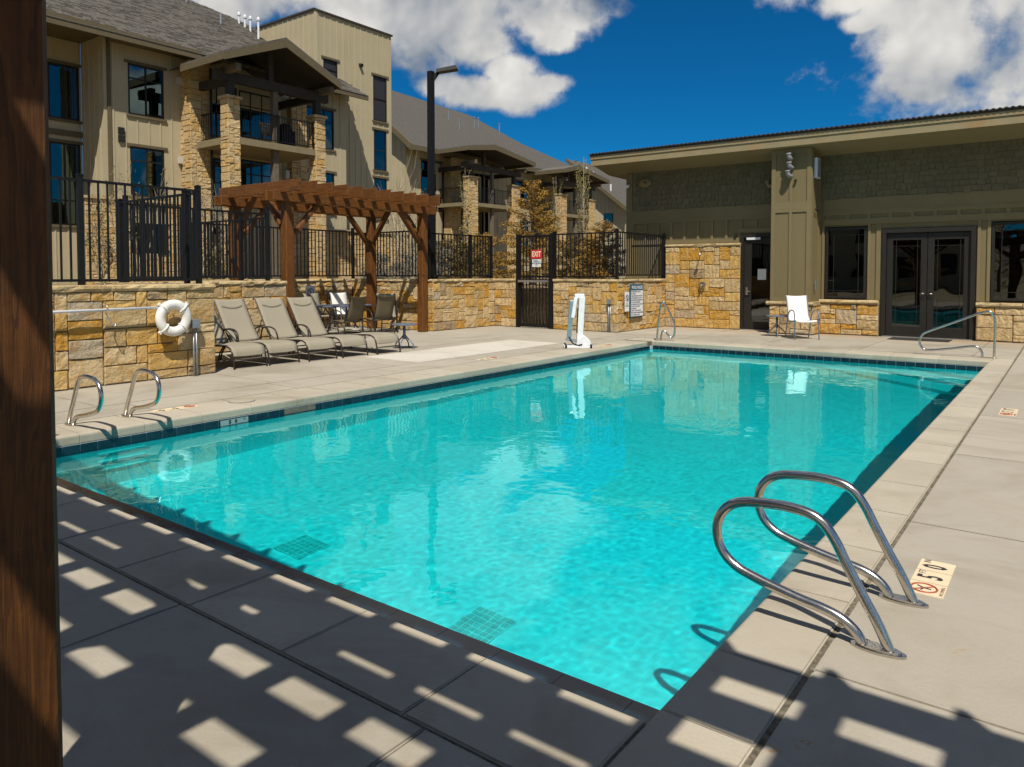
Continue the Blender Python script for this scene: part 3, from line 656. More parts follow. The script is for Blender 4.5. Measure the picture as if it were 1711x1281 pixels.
# life ring
s_ = thing('life_ring', 'white life ring hung on the sandstone wall', 'life ring', (-8.97, 3.14, .865))
c = Vector((-8.97, 3.14, .865)); q = MB(); vs_ = []
for i in range(36):
    a = 2*math.pi*i/36
    for j in range(14): b = 2*math.pi*j/14; rr = .192+.068*math.cos(b); vs_.append((c.x+.052*math.sin(b), c.y+rr*math.cos(a), c.z+rr*math.sin(a)))
q.add(vs_, [(i*14+j, ((i+1) % 36)*14+j, ((i+1) % 36)*14+(j+1) % 14, i*14+(j+1) % 14) for i in range(36) for j in range(14)]); q.build('ring', 'ring_white', s_, smooth=True)
for k in range(4):
    a = math.pi/4+k*math.pi/2; e = Vector((0, math.cos(a), math.sin(a))); q = MB()
    q.tube([c+e*(.192+.074*math.cos(b*math.pi/6))+Vector((.058*math.sin(b*math.pi/6), 0, 0)) for b in range(12)], .011, 6, closed=True); q.bar(c+e*.262, c+e*.295, .045, .03, up=(1, 0, 0)); q.build('strap', 'ring_white', s_)
MB().tube([c+Vector((-.08, 0, .19)), c+Vector((.0, 0, .11)), c+Vector((.01, 0, .15))], .008, 6).build('hanging_hook', 'steel', s_)
s_ = thing('rescue_pole', 'long silver rescue pole lying level on wall hooks', 'rescue pole', (-9.0, 1., 1.0))
MB().tube([(-8.99, -2.4, .985), (-8.99, 3.02, 1.02)], .02, 10).build('pole', 'white_paint', s_, smooth=True)
for y in (2.24, -.6): MB().tube(spline([(-9.07, y, 1.06), (-8.97, y, 1.07), (-8.955, y, 1.0), (-8.975, y+.01, .93), (-8.95, y+.03, .86), (-8.94, y+.08, .80), (-8.95, y+.10, .83)]), .008, 6).build('hook', 'aluminium', s_, smooth=True)
MB().tube([(-8.99, 2.98, 1.02), (-8.99, 3.05, 1.02), (-8.98, 3.07, .97), (-8.98, 3.07, .93)], .014, 8).build('pole_end', 'black_metal', s_, smooth=True)

# ================================================================== GRAB RAILS
def rail(label, pts, r=.0215, group=None, name='grab_rail', feet=(0, -1)):
    cx = sum(p[0] for p in pts)/len(pts); s_ = thing(name, label, 'handrail', (pts[0][0], pts[0][1], 0), group)
    P = spline(pts, 7); MB().tube(P, r, 14).build('tube', 'steel', s_, smooth=True)
    a = Vector(pts[feet[0]]); b = Vector(pts[feet[1]]); a.z = b.z = 0; m_ = (a+b)/2; d = (b-a); L = d.length; d.normalize(); n = Vector((-d.y, d.x, 0)); o = []
    if L < .3:
        for i in range(24):
            t_ = 2*math.pi*i/24; o.append(m_+d*(math.cos(t_)*(L/2+.052))+n*(math.sin(t_)*.040))
        q = MB(); q.poly(o, (0, 0, .010)); q.poly([m_+(p-m_)*.82+Vector((0, 0, .010)) for p in o], (0, 0, .008)); q.build('base_plate', 'steel', s_)
    else:
        for p in (a, b): MB().lathe([(.055, 0), (.052, .012), (.03, .02)], p, 16).build('base_plate', 'steel', s_, smooth=True)
    return s_
near = [(.578, -.01), (.526, .104), (.46, .219), (.401, .328), (.361, .405), (.311, .470), (.25, .50), (.157, .51), (.072, .506), (-.017, .496), (-.079, .47), (-.122, .421), (-.140, .361), (-.132, .294), (-.10, .24), (-.047, .20), (.021, .176), (.119, .151), (.225, .128), (.306, .115), (.366, .10), (.414, .077), (.453, .041), (.477, -.01)]
rail('polished steel ladder rail closest to the pergola shadow on the deck', [(x, .88, z) for x, z in near], group='steel ladder rails at the deep end')
rail('polished steel ladder rail beside the 5 FT 0 IN depth marker', [(x, 1.43, z) for x, z in near], group='steel ladder rails at the deep end')
rail('steel ladder rail on the wall side of the pool farther from the life ring', [(-6.22-x, .87, z) for x, z in near], group='steel ladder rails below the life ring wall')
rail('steel ladder rail on the wall side of the pool nearer the life ring', [(-6.22-x, 1.42, z) for x, z in near], group='steel ladder rails below the life ring wall')
rail('long low steel stair rail curving over the pool corner by the double door', [(.04, 13.1, -.01), (.045, 13.1, .43), (.035, 13.1, .70), (-.02, 13.1, .81), (-.10, 13.1, .815), (-.221, 13.1, .775), (-.595, 13.1, .604), (-.98, 13.1, .43), (-1.08, 13.1, .36), (-1.12, 13.1, .25), (-1.08, 13.1, .13), (-.98, 13.1, .085), (-.586, 13.1, .141), (-.30, 13.1, .195), (-.20, 13.1, .18), (-.145, 13.1, .10), (-.13, 13.1, -.01)], name='stair_rail')
rail('steel figure rail at the pool corner below the pool rules sign', [(-6.24, 12.76, -.01), (-6.20, 12.77, .45), (-6.16, 12.78, .76), (-6.11, 12.79, .855), (-6.06, 12.8, .80), (-5.93, 12.83, .55), (-5.86, 12.85, .33), (-5.86, 12.85, .14), (-5.90, 12.84, .075), (-5.96, 12.83, .09), (-6.06, 12.81, .20), (-6.12, 12.8, .20), (-6.14, 12.79, .12), (-6.15, 12.78, -.01)], name='stair_rail')

# ================================================================== DECK DETAILS
def marker(label, x, y, flip=False, big=True):
    """three pale tiles set in the deck: NO DIVING, 5 FT, 0 IN"""
    s_ = thing('depth_marker', label, 'depth marker', (x, y, 0), 'depth markers set in the deck'); w = .155; e = -1 if flip else 1
    for k in range(3): bx('tile', (x-w/2, y+e*(k-1)*.165-w/2, 0), (x+w/2, y+e*(k-1)*.165+w/2, .004), 'marker_tile', s_)
    rz = R(90)*e
    text('5', .15, 'black_ink', s_, (x, y-e*.005, .0045), (0, 0, rz), bold=.004, depth=.0004, sx=.7); text('0', .15, 'black_ink', s_, (x, y+e*.150, .0045), (0, 0, rz), bold=.004, depth=.0004, sx=.7)
    text('FT', .045, 'black_ink', s_, (x-e*.045, y+e*.055, .0045), (0, 0, rz), depth=.0004); text('IN', .045, 'black_ink', s_, (x-e*.045, y+e*.22, .0045), (0, 0, rz), depth=.0004)
    c = Vector((x-e*.01, y-e*.165, .005)); q = MB(); q.tube([c+Vector((.055*math.cos(a*math.pi/9), .055*math.sin(a*math.pi/9), 0)) for a in range(18)], .005, 4, closed=True).tube([c+Vector((.039, .039, 0)), c-Vector((.039, .039, 0))], .004, 4); q.build('prohibition_ring', 'red_ink', s_)
    q = MB().tube([c+Vector((-.03, .02, 0)), c+Vector((0, 0, 0)), c+Vector((.03, -.005, 0))], .0035, 4).tube([c+Vector((.0, .0, 0)), c+Vector((-.01, -.03, 0))], .003, 4); q.build('diver_pictogram', 'black_ink', s_)
    text('NO DIVING', .022, 'brown_ink', s_, (x+e*.066, y-e*.165, .0045), (0, 0, rz), depth=.0004)
marker('cream 5 FT 0 IN depth marker beside the polished ladder rails', .59, 1.81)
marker('cream depth marker halfway along the open deck beside the pool', .59, 7.25)
marker('cream depth marker in the open deck near the stair rail', .72, 10.55)
marker('cream depth marker in the deck beside the rails below the life ring', -6.77, 1.95, True)
marker('cream depth marker between the pale slab and the pool', -7.02, 7.75, True)
marker('cream depth marker in the deck next to the pool lift', -6.55, 11.0, True)
s_ = thing('skimmer_lid', 'round concrete skimmer lid set in the deck by the ladder rails', 'lid', (-6.62, 2.68, 0))
MB().lathe([(.15, 0), (.15, .004)], (-6.62, 2.68, 0), 28).build('rim', 'joint', s_); MB().lathe([(.142, .004), (.142, .007), (.02, .007)], (-6.62, 2.68, 0), 28).build('cover', 'coping_concrete', s_)
s_ = thing('waterline_marker', 'white 5 0 depth tile in the navy waterline band', 'depth marker', (PX+.01, 2.35, -.15))
bx('tile', (PX+.0085, 2.18, -.168), (PX+.011, 2.52, -.112), 'marker_teal', s_); text('5   0', .055, 'black_ink', s_, (PX+.0125, 2.33, -.14), RX, bold=.003); text('IN', .03, 'black_ink', s_, (PX+.0125, 2.47, -.13), RX)
s_ = thing('door_mat', 'flat dark mat on the deck at the double glass door', 'mat', (-1.55, 16.45, 0)); bx('mat_sheet', (-2.2, 16.1, 0), (-1.0, 16.75, .012), 'door_mat', s_)

# ================================================================== PERGOLAS
def pergola(label, loc, rz, posts, rafters, ylo, yhi, rows, bz, bh, rh, bthick, double, over, slats=None, br=.8, rx=None, bs=(.09, .14), bl=.76, tm='stained_timber'):
    """built in local axes: beams along x, rafters along y"""
    p = thing('pergola', label, 'pergola', (0, 0, 0)); rt = bz+bh
    for x in posts:
        for y in rows: timber('post', (x, y, 0), (x, y, bz+bh-.01 if double else bz-.002), .2, .2, tm, p, bev=.014)
    b0, b1 = over
    for y in rows:
        if double:
            for s in (-1, 1): timber('beam', (b0, y+s*.125, bz+bh/2), (b1, y+s*.125, bz+bh/2), .045, bh, tm, p)
        else: timber('beam', (b0, y, bz+bh/2), (b1, y, bz+bh/2), bthick, bh, tm, p)
    for x in rafters: timber('rafter', (x, ylo, rt+rh/2-(.05 if double else -.002)), (x, yhi, rt+rh/2-(.05 if double else -.002)), .042, rh, tm, p, bev=.006)
    for x in posts:
        for y in rows:
            for s in (-1, 1):
                if b0 < x+s*br < b1: timber('brace', (x+s*.07, y, bz-bl), (x+s*br, y, bz+.02), bs[0], bs[1], tm, p, up=(0, 1, 0), bev=.008)
                if ylo < y+s*br*.9 < yhi and s*y < 0: timber('brace', (x, y+s*.07, bz-bl*.85), (x, y+s*br*.95, rt-.0), bs[0], bs[1], tm, p, up=(1, 0, 0), bev=.008)
    for y, w in (slats or []): timber('slat', (rx[0], y, rt+rh+.022), (rx[1], y, rt+rh+.022), w, .038, tm, p, up=(0, 0, 1), bev=.005)
    p.location = loc; p.rotation_euler = (0, 0, rz); return p
pergola('free-standing stained timber pergola over the dining table', (-13.0, 9.325, 0), R(90), (-2.025, 2.025), [-2.27+.411*k for k in range(11)], -1.72, 1.15, (-.95, .95), 2.98, .22, .24, .09, True, (-2.45, 2.4), br=.78)
# the pergola that shades the deck in front: its post stands at the picture's edge
pergola('stained timber pergola whose shadow falls across the deck and coping', (.9, -2.82, 0), 0, (-5.4, -1.8, 2.0), [.45+.425*k for k in range(-17, 6)], -1.92, 1.92, (-1.16, 1.16), 2.76, .24, .24, .09, False, (-6.9, 2.7), slats=[(1.72-.322*k-(.018 if k == 2 else 0), .165 if k == 2 else .2) for k in range(12)], br=.82, rx=(-6.95, 2.75), bs=(.13, .15), bl=.54, tm='shaded_timber')

# ================================================================== FURNITURE
GL = 'sling sun loungers in a row by the wall'
def lounger(up=True):
    L = thing('sun_lounger', 'x', 'sun lounger', (0, 0, 0), GL); w = .29
    for s in (-1, 1):
        MB().tube(spline([(.03, s*w, 0), (.0, s*w, .16), (-.035, s*w, .27), (-.12, s*w, .335), (-.3, s*w, .35), (-1.0, s*w, .315), (-1.5, s*w, .30), (-1.9, s*w, .29)], 5), .0135, 8).build('side_rail', 'furniture_frame', L, smooth=True)
        MB().tube(spline([(-1.12, s*w, .32), (-1.30, s*w, .14), (-1.36, s*w, 0)], 4), .0135, 8).build('rear_leg', 'furniture_frame', L, smooth=True)
        MB().tube(spline([(-.80, s*(w+.03), .32), (-.84, s*(w+.04), .46), (-.93, s*(w+.045), .53), (-1.10, s*(w+.045), .545), (-1.26, s*(w+.04), .50), (-1.33, s*(w+.03), .30)], 6), .0135, 8).build('armrest', 'furniture_frame', L, smooth=True)
    for x, z in ((.02, .13), (-1.33, .13), (-1.9, .29)): MB().tube([(x, -w, z), (x, w, z)], .011, 8).build('crossbar', 'furniture_frame', L, smooth=True)
    def sling(name, prof, hw, m_):
        P = spline(prof, 6); vs_ = []; n = 8
        for p in P:
            for j in range(n+1): u = j/n*2-1; vs_.append((p[0], u*hw, p[2]-.012*(1-u*u)))
        k = len(P); fs = [(i*(n+1)+j, i*(n+1)+j+1, (i+1)*(n+1)+j+1, (i+1)*(n+1)+j) for i in range(k-1) for j in range(n)]
        o = MB().add(vs_, fs).build(name, m_, L, smooth=True); sd = o.modifiers.new('thickness', 'SOLIDIFY'); sd.thickness = .006; return o
    sling('seat', [(.0, 0, .20), (-.03, 0, .29), (-.10, 0, .345), (-.3, 0, .362), (-.7, 0, .345), (-1.02, 0, .33)], w, 'sling')
    if up:
        bp = [(-1.05, -.0, .34), (-1.22, 0, .55), (-1.40, 0, .83), (-1.49, 0, .97), (-1.54, 0, 1.03), (-1.60, 0, 1.04)]
    else: bp = [(-1.05, 0, .35), (-1.3, 0, .345), (-1.6, 0, .34), (-1.85, 0, .33)]
    b = sling('backrest', bp, w-.01, 'sling')
    for s in (-1, 1): MB().tube([(p[0]-.01, s*(w-.005), p[2]-.01) for p in spline(bp, 5)], .012, 8).build('back_frame', 'furniture_frame', L, smooth=True)
    if up:
        q = MB().tube(spline([(-1.445, -.2, .925), (-1.43, -.1, .895), (-1.425, 0, .885), (-1.43, .1, .895), (-1.445, .2, .925)], 5), .005, 5); q.build('headrest_seam', 'sling_dark', L)
        for s in (-1, 1): MB().tube([(-1.33, s*(w-.02), .72), (-1.55, s*(w-.02), .31)], .009, 6).build('back_strut', 'furniture_frame', L, smooth=True)
    return L
lg = lounger()
spots = [(-9.24, 4.52, 'sling sun lounger tucked against the end of the life ring wall', 0), (-9.24, 5.15, 'second sling sun lounger out from the end of the life ring wall, back raised', .01), (-9.14, 5.86, 'middle sling sun lounger of the row, back raised', -.015), (-9.12, 6.56, 'sling sun lounger in front of the pergola post, back raised', .01)]
for i, (x, y, lb, rz) in enumerate(spots):
    o = lg if i == 0 else copy_tree(lg); o.location = (x, y, 0); o.rotation_euler = (0, 0, rz); o['label'] = lb
lf = lounger(False); lf.location = (-9.05, 7.31, 0); lf['label'] = 'sling sun lounger with its back folded flat beside the round side table'; lf.rotation_euler = (0, 0, .01)
s_ = thing('folded_towel', 'grey towel and white tag lying on the flat lounger', 'towel', (-10.2, 7.3, .36))
q = MB(); vs_ = []
for i in range(7):
    for j in range(7): vs_.append((-10.45+.5*i/6, 7.12+.36*j/6, .375+.025*math.sin(i*1.3)*math.cos(j*.9)+.02))
q.add(vs_, [(i*7+j, i*7+j+1, i*7+j+8, i*7+j+7) for i in range(6) for j in range(6)]); o = q.build('cloth', 'sling', s_, smooth=True); o.modifiers.new('thickness', 'SOLIDIFY').thickness = .02
bx('care_tag', (-9.99, 7.25, .40), (-9.95, 7.33, .415), 'white_paint', s_)

def sling_chair(m_, mf, label, loc, rz, group=None):
    L = thing('sling_chair', label, 'chair', (0, 0, 0), group); w = .27
    for s in (-1, 1):
        MB().tube(spline([(s*w, -.30, 0), (s*w, -.27, .3), (s*w, -.25, .55), (s*w, -.20, .63), (s*w, -.08, .655), (s*w, .05, .62), (s*w, .16, .5), (s*w, .22, .25), (s*w, .30, 0)], 6), .014, 8).build('leg_frame', mf, L, smooth=True)
        MB().tube(spline([(s*(w-.03), -.24, .42), (s*(w-.03), .10, .38), (s*(w-.03), .20, .48), (s*(w-.03), .30, .80), (s*(w-.03), .355, .96)], 6), .012, 8).build('side_rail', mf, L, smooth=True)
    for y, z in ((-.24, .41), (.2, .40)): MB().tube([(-w, y, z), (w, y, z)], .011, 8).build('crossbar', mf, L, smooth=True)
    def sl(name, prof):
        P = spline(prof, 5); vs_ = []
        for p in P:
            for j in range(5): u = j/4*2-1; vs_.append((u*(w-.035), p[1], p[2]-.015*(1-u*u)))
        MB().add(vs_, [(i*5+j, i*5+j+1, i*5+j+6, i*5+j+5) for i in range(len(P)-1) for j in range(4)]).build(name, m_, L, smooth=True).modifiers.new('thickness', 'SOLIDIFY').thickness = .008
    sl('seat', [(0, -.27, .40), (0, -.24, .435), (0, -.05, .42), (0, .12, .40)]); sl('backrest', [(0, .14, .41), (0, .22, .52), (0, .30, .78), (0, .355, .95), (0, .385, .975)])
    L.location = loc; L.rotation_euler = (0, 0, rz); return L
GC = 'sling dining chairs round the oval table'
c1 = sling_chair('sling_dark', 'furniture_frame', 'brown sling chair, shade put into its colour, with its back to the loungers, beside the pergola post', (-12.0, 8.85, 0), R(-84), GC)  # back seen from its shaded side, so the sling is coloured darker
c2 = copy_tree(c1, label='brown sling chair, shade put into its colour, with its back to the round side table', loc=(-11.95, 9.75, 0), rz=R(-100))
c3 = sling_chair('sling', 'furniture_frame', 'pale sling chair below the white wall sign', (-14.2, 9.1, 0), R(95), GC)
c4 = copy_tree(c3, label='pale sling chair on the wall side of the oval table in striped shade', loc=(-14.25, 9.85, 0), rz=R(88))
c5 = sling_chair('sling_white', 'slate_metal', 'white sling chair under the pergola behind the oval table', (-14.2, 10.65, 0), R(80), GC)
c6 = copy_tree(c3, label='pale sling chair at the end of the oval table by the inner pergola post', loc=(-12.75, 10.75, 0), rz=R(48))
sling_chair('sling_white', 'slate_metal', 'white sling chair standing by the clubhouse stone base', (-3.80, 15.18, 0), R(37))
s_ = thing('dining_table', 'oval slate blue metal dining table under the pergola', 'table', (-13.1, 9.6, 0))
MB().lathe([(.86, -.012), (.9, -.004), (.9, .012), (.88, .02)], (-13.1, 9.6, .70), 36, .58, 1.).build('tabletop', 'slate_metal', s_)
for a in range(4):
    an = math.pi/4+a*math.pi/2; dx, dy = math.cos(an), math.sin(an)
    MB().tube(spline([(-13.1+dx*.3, 9.6+dy*.5, .69), (-13.1+dx*.16, 9.6+dy*.35, .4), (-13.1+dx*.35, 9.6+dy*.62, 0)], 6), .022, 8).build('leg', 'slate_metal', s_, smooth=True)
def side_table(label, loc, sc_=1.):
    s_ = thing('side_table', label, 'side table', (0, 0, 0), 'round slate blue side tables')
    MB().lathe([(.235, -.01), (.255, -.004), (.255, .014), (.24, .02), (.03, .02)], (0, 0, .475), 32).build('tabletop', 'slate_metal', s_)
    MB().lathe([(.03, 0), (.026, .28)], (0, 0, .19), 12).build('column', 'slate_metal', s_, smooth=True)
    for a in range(4):
        an = .35+a*math.pi/2; dx, dy = math.cos(an), math.sin(an)
        MB().tube(spline([(dx*.02, dy*.02, .27), (dx*.09, dy*.09, .19), (dx*.18, dy*.18, .10), (dx*.21, dy*.21, 0)], 6), .013, 8).build('leg', 'slate_metal', s_, smooth=True)
    s_.location = loc; return s_
st1 = side_table('small round slate blue table at the end of the lounger row', (-9.42, 8.1, 0))
copy_tree(st1, label='small round slate blue table beside the white chair at the clubhouse', loc=(-4.45, 15.45, 0))

# pool lift
s_ = thing('pool_lift', 'folded white pool lift standing at the pool edge', 'pool lift', (-6.85, 10.4, 0))
LX, LY = -6.78, 10.35
T = lambda u, v_, z: (LX+_r.x*u-_r.y*v_, LY+_r.y*u+_r.x*v_, z)      # u across, v away
def obox(q, u0, u1, v0, v1, z0, z1): q.poly([T(u0, v0, z0), T(u1, v0, z0), T(u1, v1, z0), T(u0, v1, z0)], (0, 0, z1-z0))
q = MB(); q.bar(T(.02, 0, .12), T(.07, 0, 1.02), .13, .12, up=(_r.x, _r.y, 0)); q.build('mast', 'white_paint', s_, bevel=.012)
q = MB(); obox(q, -.08, .12, -.06, .08, .98, 1.08); q.build('head_bracket', 'white_paint', s_, bevel=.02)
q = MB(); q.bar(T(-.19, 0, .16), T(-.14, -.02, .95), .10, .09, up=(_r.x, _r.y, 0)); q.build('seat_arm', 'aluminium', s_, bevel=.008)
q = MB(); q.bar(T(-.12, -.05, .60), T(-.06, -.04, 1.0), .09, .07, up=(_r.x, _r.y, 0)); q.build('cover_plate', 'white_paint', s_, bevel=.01)
q = MB(); q.tube([T(-.03, -.05, .30), T(-.01, -.03, .80)], .018, 8); q.build('ram', 'black_metal', s_)
q = MB(); q.poly([T(-.06, -.12, .05), T(.26, -.12, .05), T(.22, -.12, .16), T(.10, -.12, .26), T(-.02, -.12, .18)], (-_r.y*.24, _r.x*.24, 0)); q.build('base_housing', 'white_paint', s_, bevel=.015)
q = MB(); obox(q, -.30, .28, -.15, .15, .0, .05); q.build('foot_plate', 'white_paint', s_, bevel=.01)
for u in (-.26, .24):
    for v_ in (-.15, .15): MB().tube([T(u-.02, v_, .04), T(u+.02, v_, .04)], .04, 12).build('caster', 'black_metal', s_)
q = MB(); q.tube(spline([T(-.2, -.1, .22), T(-.12, -.13, .10), T(-.02, -.14, .06), T(.06, -.16, .08)]), .014, 8); q.build('hose', 'black_metal', s_)
q = MB(); q.bar(T(-.26, 0, .17), T(.0, 0, .13), .06, .05); q.build('foot_link', 'aluminium', s_)

# ================================================================== CLUBHOUSE
ch = thing('clubhouse', 'single-storey olive clubhouse with glass doors and a corrugated roof edge', 'building', (-2., 17.2, 0))
YW = 16.95
def wallp(x0, x1, z0, z1, y=YW, th=.2, m_='olive_siding', name='wall'): return bx(name, (x0, y, z0), (x1, y+th, z1), m_, ch)
wallp(-9.25, -5.90, 0, 4.40); wallp(-5.90, -4.98, 2.52, 4.40); wallp(-4.98, -3.78, 0, 4.40); wallp(-3.78, -2.82, 0, .86); wallp(-3.78, -2.82, 2.62, 4.4)
wallp(-2.82, -2.50, 0, 4.4); wallp(-2.50, -.60, 2.54, 4.4); wallp(-.60, -.33, 0, 4.4); wallp(-.33, 1.0, 0, .87); wallp(-.33, 1.0, 2.62, 4.4); wallp(1.0, 6.5, 0, 4.4)
bx('wall', (-9.25, YW+.2, 0), (-9.05, 26, 4.6), 'olive_siding', ch); bx('wall', (6.3, YW+.2, 0), (6.5, 26, 4.6), 'olive_siding', ch); bx('wall', (-9.25, 26, 0), (6.5, 26.2, 4.6), 'olive_siding', ch)
bx('interior_floor', (-9.0, YW+.2, -.01), (6.3, 26, .02), 'interior_wall', ch); bx('interior_wall', (-9, 22.5, 0), (6.3, 22.6, 4.3), 'interior_wall', ch); bx('ceiling', (-9, YW+.2, 3.2), (6.3, 25.9, 3.3), 'interior_wall', ch)
bx('corner_trim', (-9.27, YW-.022, 1.2), (-9.08, YW, 4.36), 'olive_trim', ch)
# trim bands and panelling
def band(x0, x1, z0, z1, p=.02, m_='olive_trim', nm='trim_band'): bx(nm, (x0, YW-p, z0), (x1, YW, z1), m_, ch)
band(-9.08, -4.86, 2.98, 3.27, .018); band(-9.08, -4.86, 2.90, 2.98, .03); band(-3.82, 6.4, 3.0, 3.30, .018); band(-3.82, 6.4, 2.90, 3.0, .03)
band(-9.08, -5.92, 2.30, 2.40, .03)
x = -9.08
while x < -6.1:
    bx('batten', (x, YW-.028, 2.40), (x+.075, YW, 2.90), 'olive_trim', ch); x += .395
x = -5.9
while x < -4.95: bx('batten', (x, YW-.028, 2.66), (x+.06, YW, 2.90), 'olive_trim', ch); x += .39
band(-5.95, -4.9, 2.56, 2.66, .03)
band(-3.82, 6.4, 2.66, 2.80, .034)
x = -3.75
while x < 6.3: bx('batten', (x, YW-.028, 2.80), (x+.08, YW, 2.90), 'olive_trim', ch); x += .46
for a, b, z0 in ((-3.84, -3.80, .86), (-2.80, -2.74, .86), (-2.62, -2.52, .86), (-.58, -.52, .87), (-.40, -.335, .87), (1.02, 1.12, .87)): bx('casing', (a, YW-.026, z0), (b, YW, 2.66), 'olive_trim', ch)
# wall shingles, one by one
def shingles(x0, x1, z0, z1, cap_=150):
    rows = 8; dz = (z1-z0)/rows; r = random.Random(int(x0*10)+90); left = MB(); cnt = 0
    for k in range(rows-1, -1, -1):
        x = x0+ (0 if k % 2 else 0); zt = z0+dz*(k+1)
        while x < x1-.01:
            w = min(r.choice((.10, .13, .16, .19, .21)), x1-x)
            if w < .05: break
            zb = zt-dz-r.uniform(-.03, .03); q = MB()
            q = left if x > .5 else MB()
            q.poly([(x+.004, YW-.022, zb), (x+w-.004, YW-.022, zb), (x+w-.004, YW-.004, zt), (x+.004, YW-.004, zt)], (0, .003, 0)) if False else q.add(
                [(x+.005, YW-(.030+.012*(k % 2 == 0)*r.random()), zb), (x+w-.005, YW-.034, zb), (x+w-.004, YW-.006, zt), (x+.004, YW-.012, zt), (x+.004, YW, zb), (x+w-.004, YW, zb)], [(0, 1, 2, 3), (4, 5, 1, 0), (0, 3, 4), (1, 5, 2)])
            if q is not left: q.build('shingle', 'olive_shingle', ch)
            x += w
    if left.v: left.build('shingle_field', 'olive_shingle', ch, kind='stuff')
shingles(-9.06, -4.87, 3.27, 4.38); shingles(-3.86, 6.4, 3.30, 4.38)
# pier with panels
bx('pier', (-4.86, 16.22, .80), (-3.92, YW, 4.52), 'olive_siding', ch)
for a, b in ((-4.86, -4.76), (-4.43, -4.36), (-4.02, -3.92)): bx('panel_trim', (a, 16.198, .80), (b, 16.22, 4.50), 'olive_trim', ch)
for a, b in ((.80, .90), (2.97, 3.22), (4.38, 4.50)): bx('panel_trim', (-4.76, 16.199, a), (-4.02, 16.22, b), 'olive_trim', ch)
for a, b in ((16.22, 16.30), (16.85, YW)): bx('panel_trim', (-3.92, a, .80), (-3.898, b, 4.50), 'olive_trim', ch)
q = MB()
for x0, x1, y0, y1, n_ in ((-4.9, -3.85, 16.17, YW, 1),):
    bx('pier_base', (-4.86, 16.21, 0), (-3.88, YW, .72), 'mortar', ch)
stones(ch, (-4.87, 16.20), 0, 1.0, .02, .70, seed=31, u=.12, v=.11, depth=.045, m='sandstone'); stones(ch, (-3.87, 16.20), R(90), .74, .02, .70, seed=32, u=.12, v=.11, depth=.04)
caps(ch, (-4.95, 16.20), 0, 1.13, .705, w_in=.7, over=.06, seed=33, step=1.2, th=.095)
bx('wainscot_core', (-3.86, YW-.11, 0), (-2.53, YW-.005, .75), 'mortar', ch); stones(ch, (-3.84, YW-.11), 0, 1.31, .02, .74, seed=34, u=.12, v=.12, depth=.04); caps(ch, (-3.86, YW-.11), 0, 1.33, .752, w_in=.1, over=.07, seed=35, step=.42, th=.095)
bx('wainscot_core', (-.57, YW-.11, 0), (6.5, YW-.005, .75), 'mortar', ch); stones(ch, (-.57, YW-.11), 0, 3.2, .02, .74, seed=38, u=.17, v=.15, depth=.04); caps(ch, (-.58, YW-.11), 0, 3.4, .752, w_in=.1, over=.07, seed=37, step=.42, th=.095)
# glazing
def glazed(x0, x1, z0, z1, y=YW+.03, nm='window', bars=(.13, .13), fw=.055, m_='bronze', par=None):
    q = MB()
    for a, b in (((x0, z0), (x0+fw, z1)), ((x1-fw, z0), (x1, z1)), ((x0+fw, z0), (x1-fw, z0+fw)), ((x0+fw, z1-fw), (x1-fw, z1))): q.box((a[0], y-.06, a[1]), (b[0], y+.03, b[1]))
    f = q.build(nm, m_, par or ch, bevel=.004)
    bx('pane', (x0+fw, y, z0+fw), (x1-fw, y+.006, z1-fw), 'clear_glass', f)
    for xx in (x0+fw+bars[0], x1-fw-bars[0]): bx('muntin', (xx-.006, y-.012, z0+fw), (xx+.006, y-.001, z1-fw), m_, f)
    for zz in (z0+fw+bars[1], z1-fw-bars[1]): bx('muntin', (x0+fw, y-.0125, zz-.006), (x1-fw, y-.002, zz+.006), m_, f)
    return f
glazed(-3.76, -2.83, .88, 2.60); glazed(-.32, .99, .89, 2.60)
q = MB(); 
for a, b in (((-2.495, 0), (-2.40, 2.53)), ((-.70, 0), (-.605, 2.53)), ((-2.40, 2.43), (-.70, 2.53))): q.box((a[0], YW-.05, a[1]), (b[0], YW+.12, b[1]))
q.build('door_frame', 'bronze', ch)
for x0, x1, hx in ((-2.395, -1.555, -1.60), (-1.545, -.705, -1.50)):
    y = YW+.05; q = MB(); fw = .13
    for a, b in (((x0, .02), (x0+fw, 2.42)), ((x1-fw, .02), (x1, 2.42)), ((x0+fw, .02), (x1-fw, .26)), ((x0+fw, 2.26), (x1-fw, 2.42))): q.box((a[0], y-.04, a[1]), (b[0], y+.01, b[1]))
    d = q.build('door', 'bronze', ch, bevel=.005)
    bx('pane', (x0+fw, y-.02, .26), (x1-fw, y-.012, 2.26), 'clear_glass', d)
    for xx in (x0+fw+.07, x1-fw-.07): bx('muntin', (xx-.005, y-.03, .26), (xx+.005, y-.021, 2.26), 'bronze', d)
    for zz in (.36, 2.12): bx('muntin', (x0+fw, y-.031, zz-.005), (x1-fw, y-.022, zz+.005), 'bronze', d)
    MB().tube([(hx, y-.05, 1.02), (hx, y-.09, 1.02), (hx+(.08 if hx > -1.55 else -.08), y-.09, 1.02)], .011, 8).build('handle', 'steel', d, smooth=True)
bx('threshold', (-2.46, YW-.07, .0), (-.64, YW+.1, .02), 'aluminium', ch)
q = MB()
for a, b in (((-5.895, 0), (-5.80, 2.51)), ((-5.06, 0), (-4.985, 2.51)), ((-5.80, 2.42), (-5.06, 2.51))): q.box((a[0], YW-.04, a[1]), (b[0], YW+.12, b[1]))
q.build('door_frame', 'bronze', ch)
y = YW+.05; q = MB()
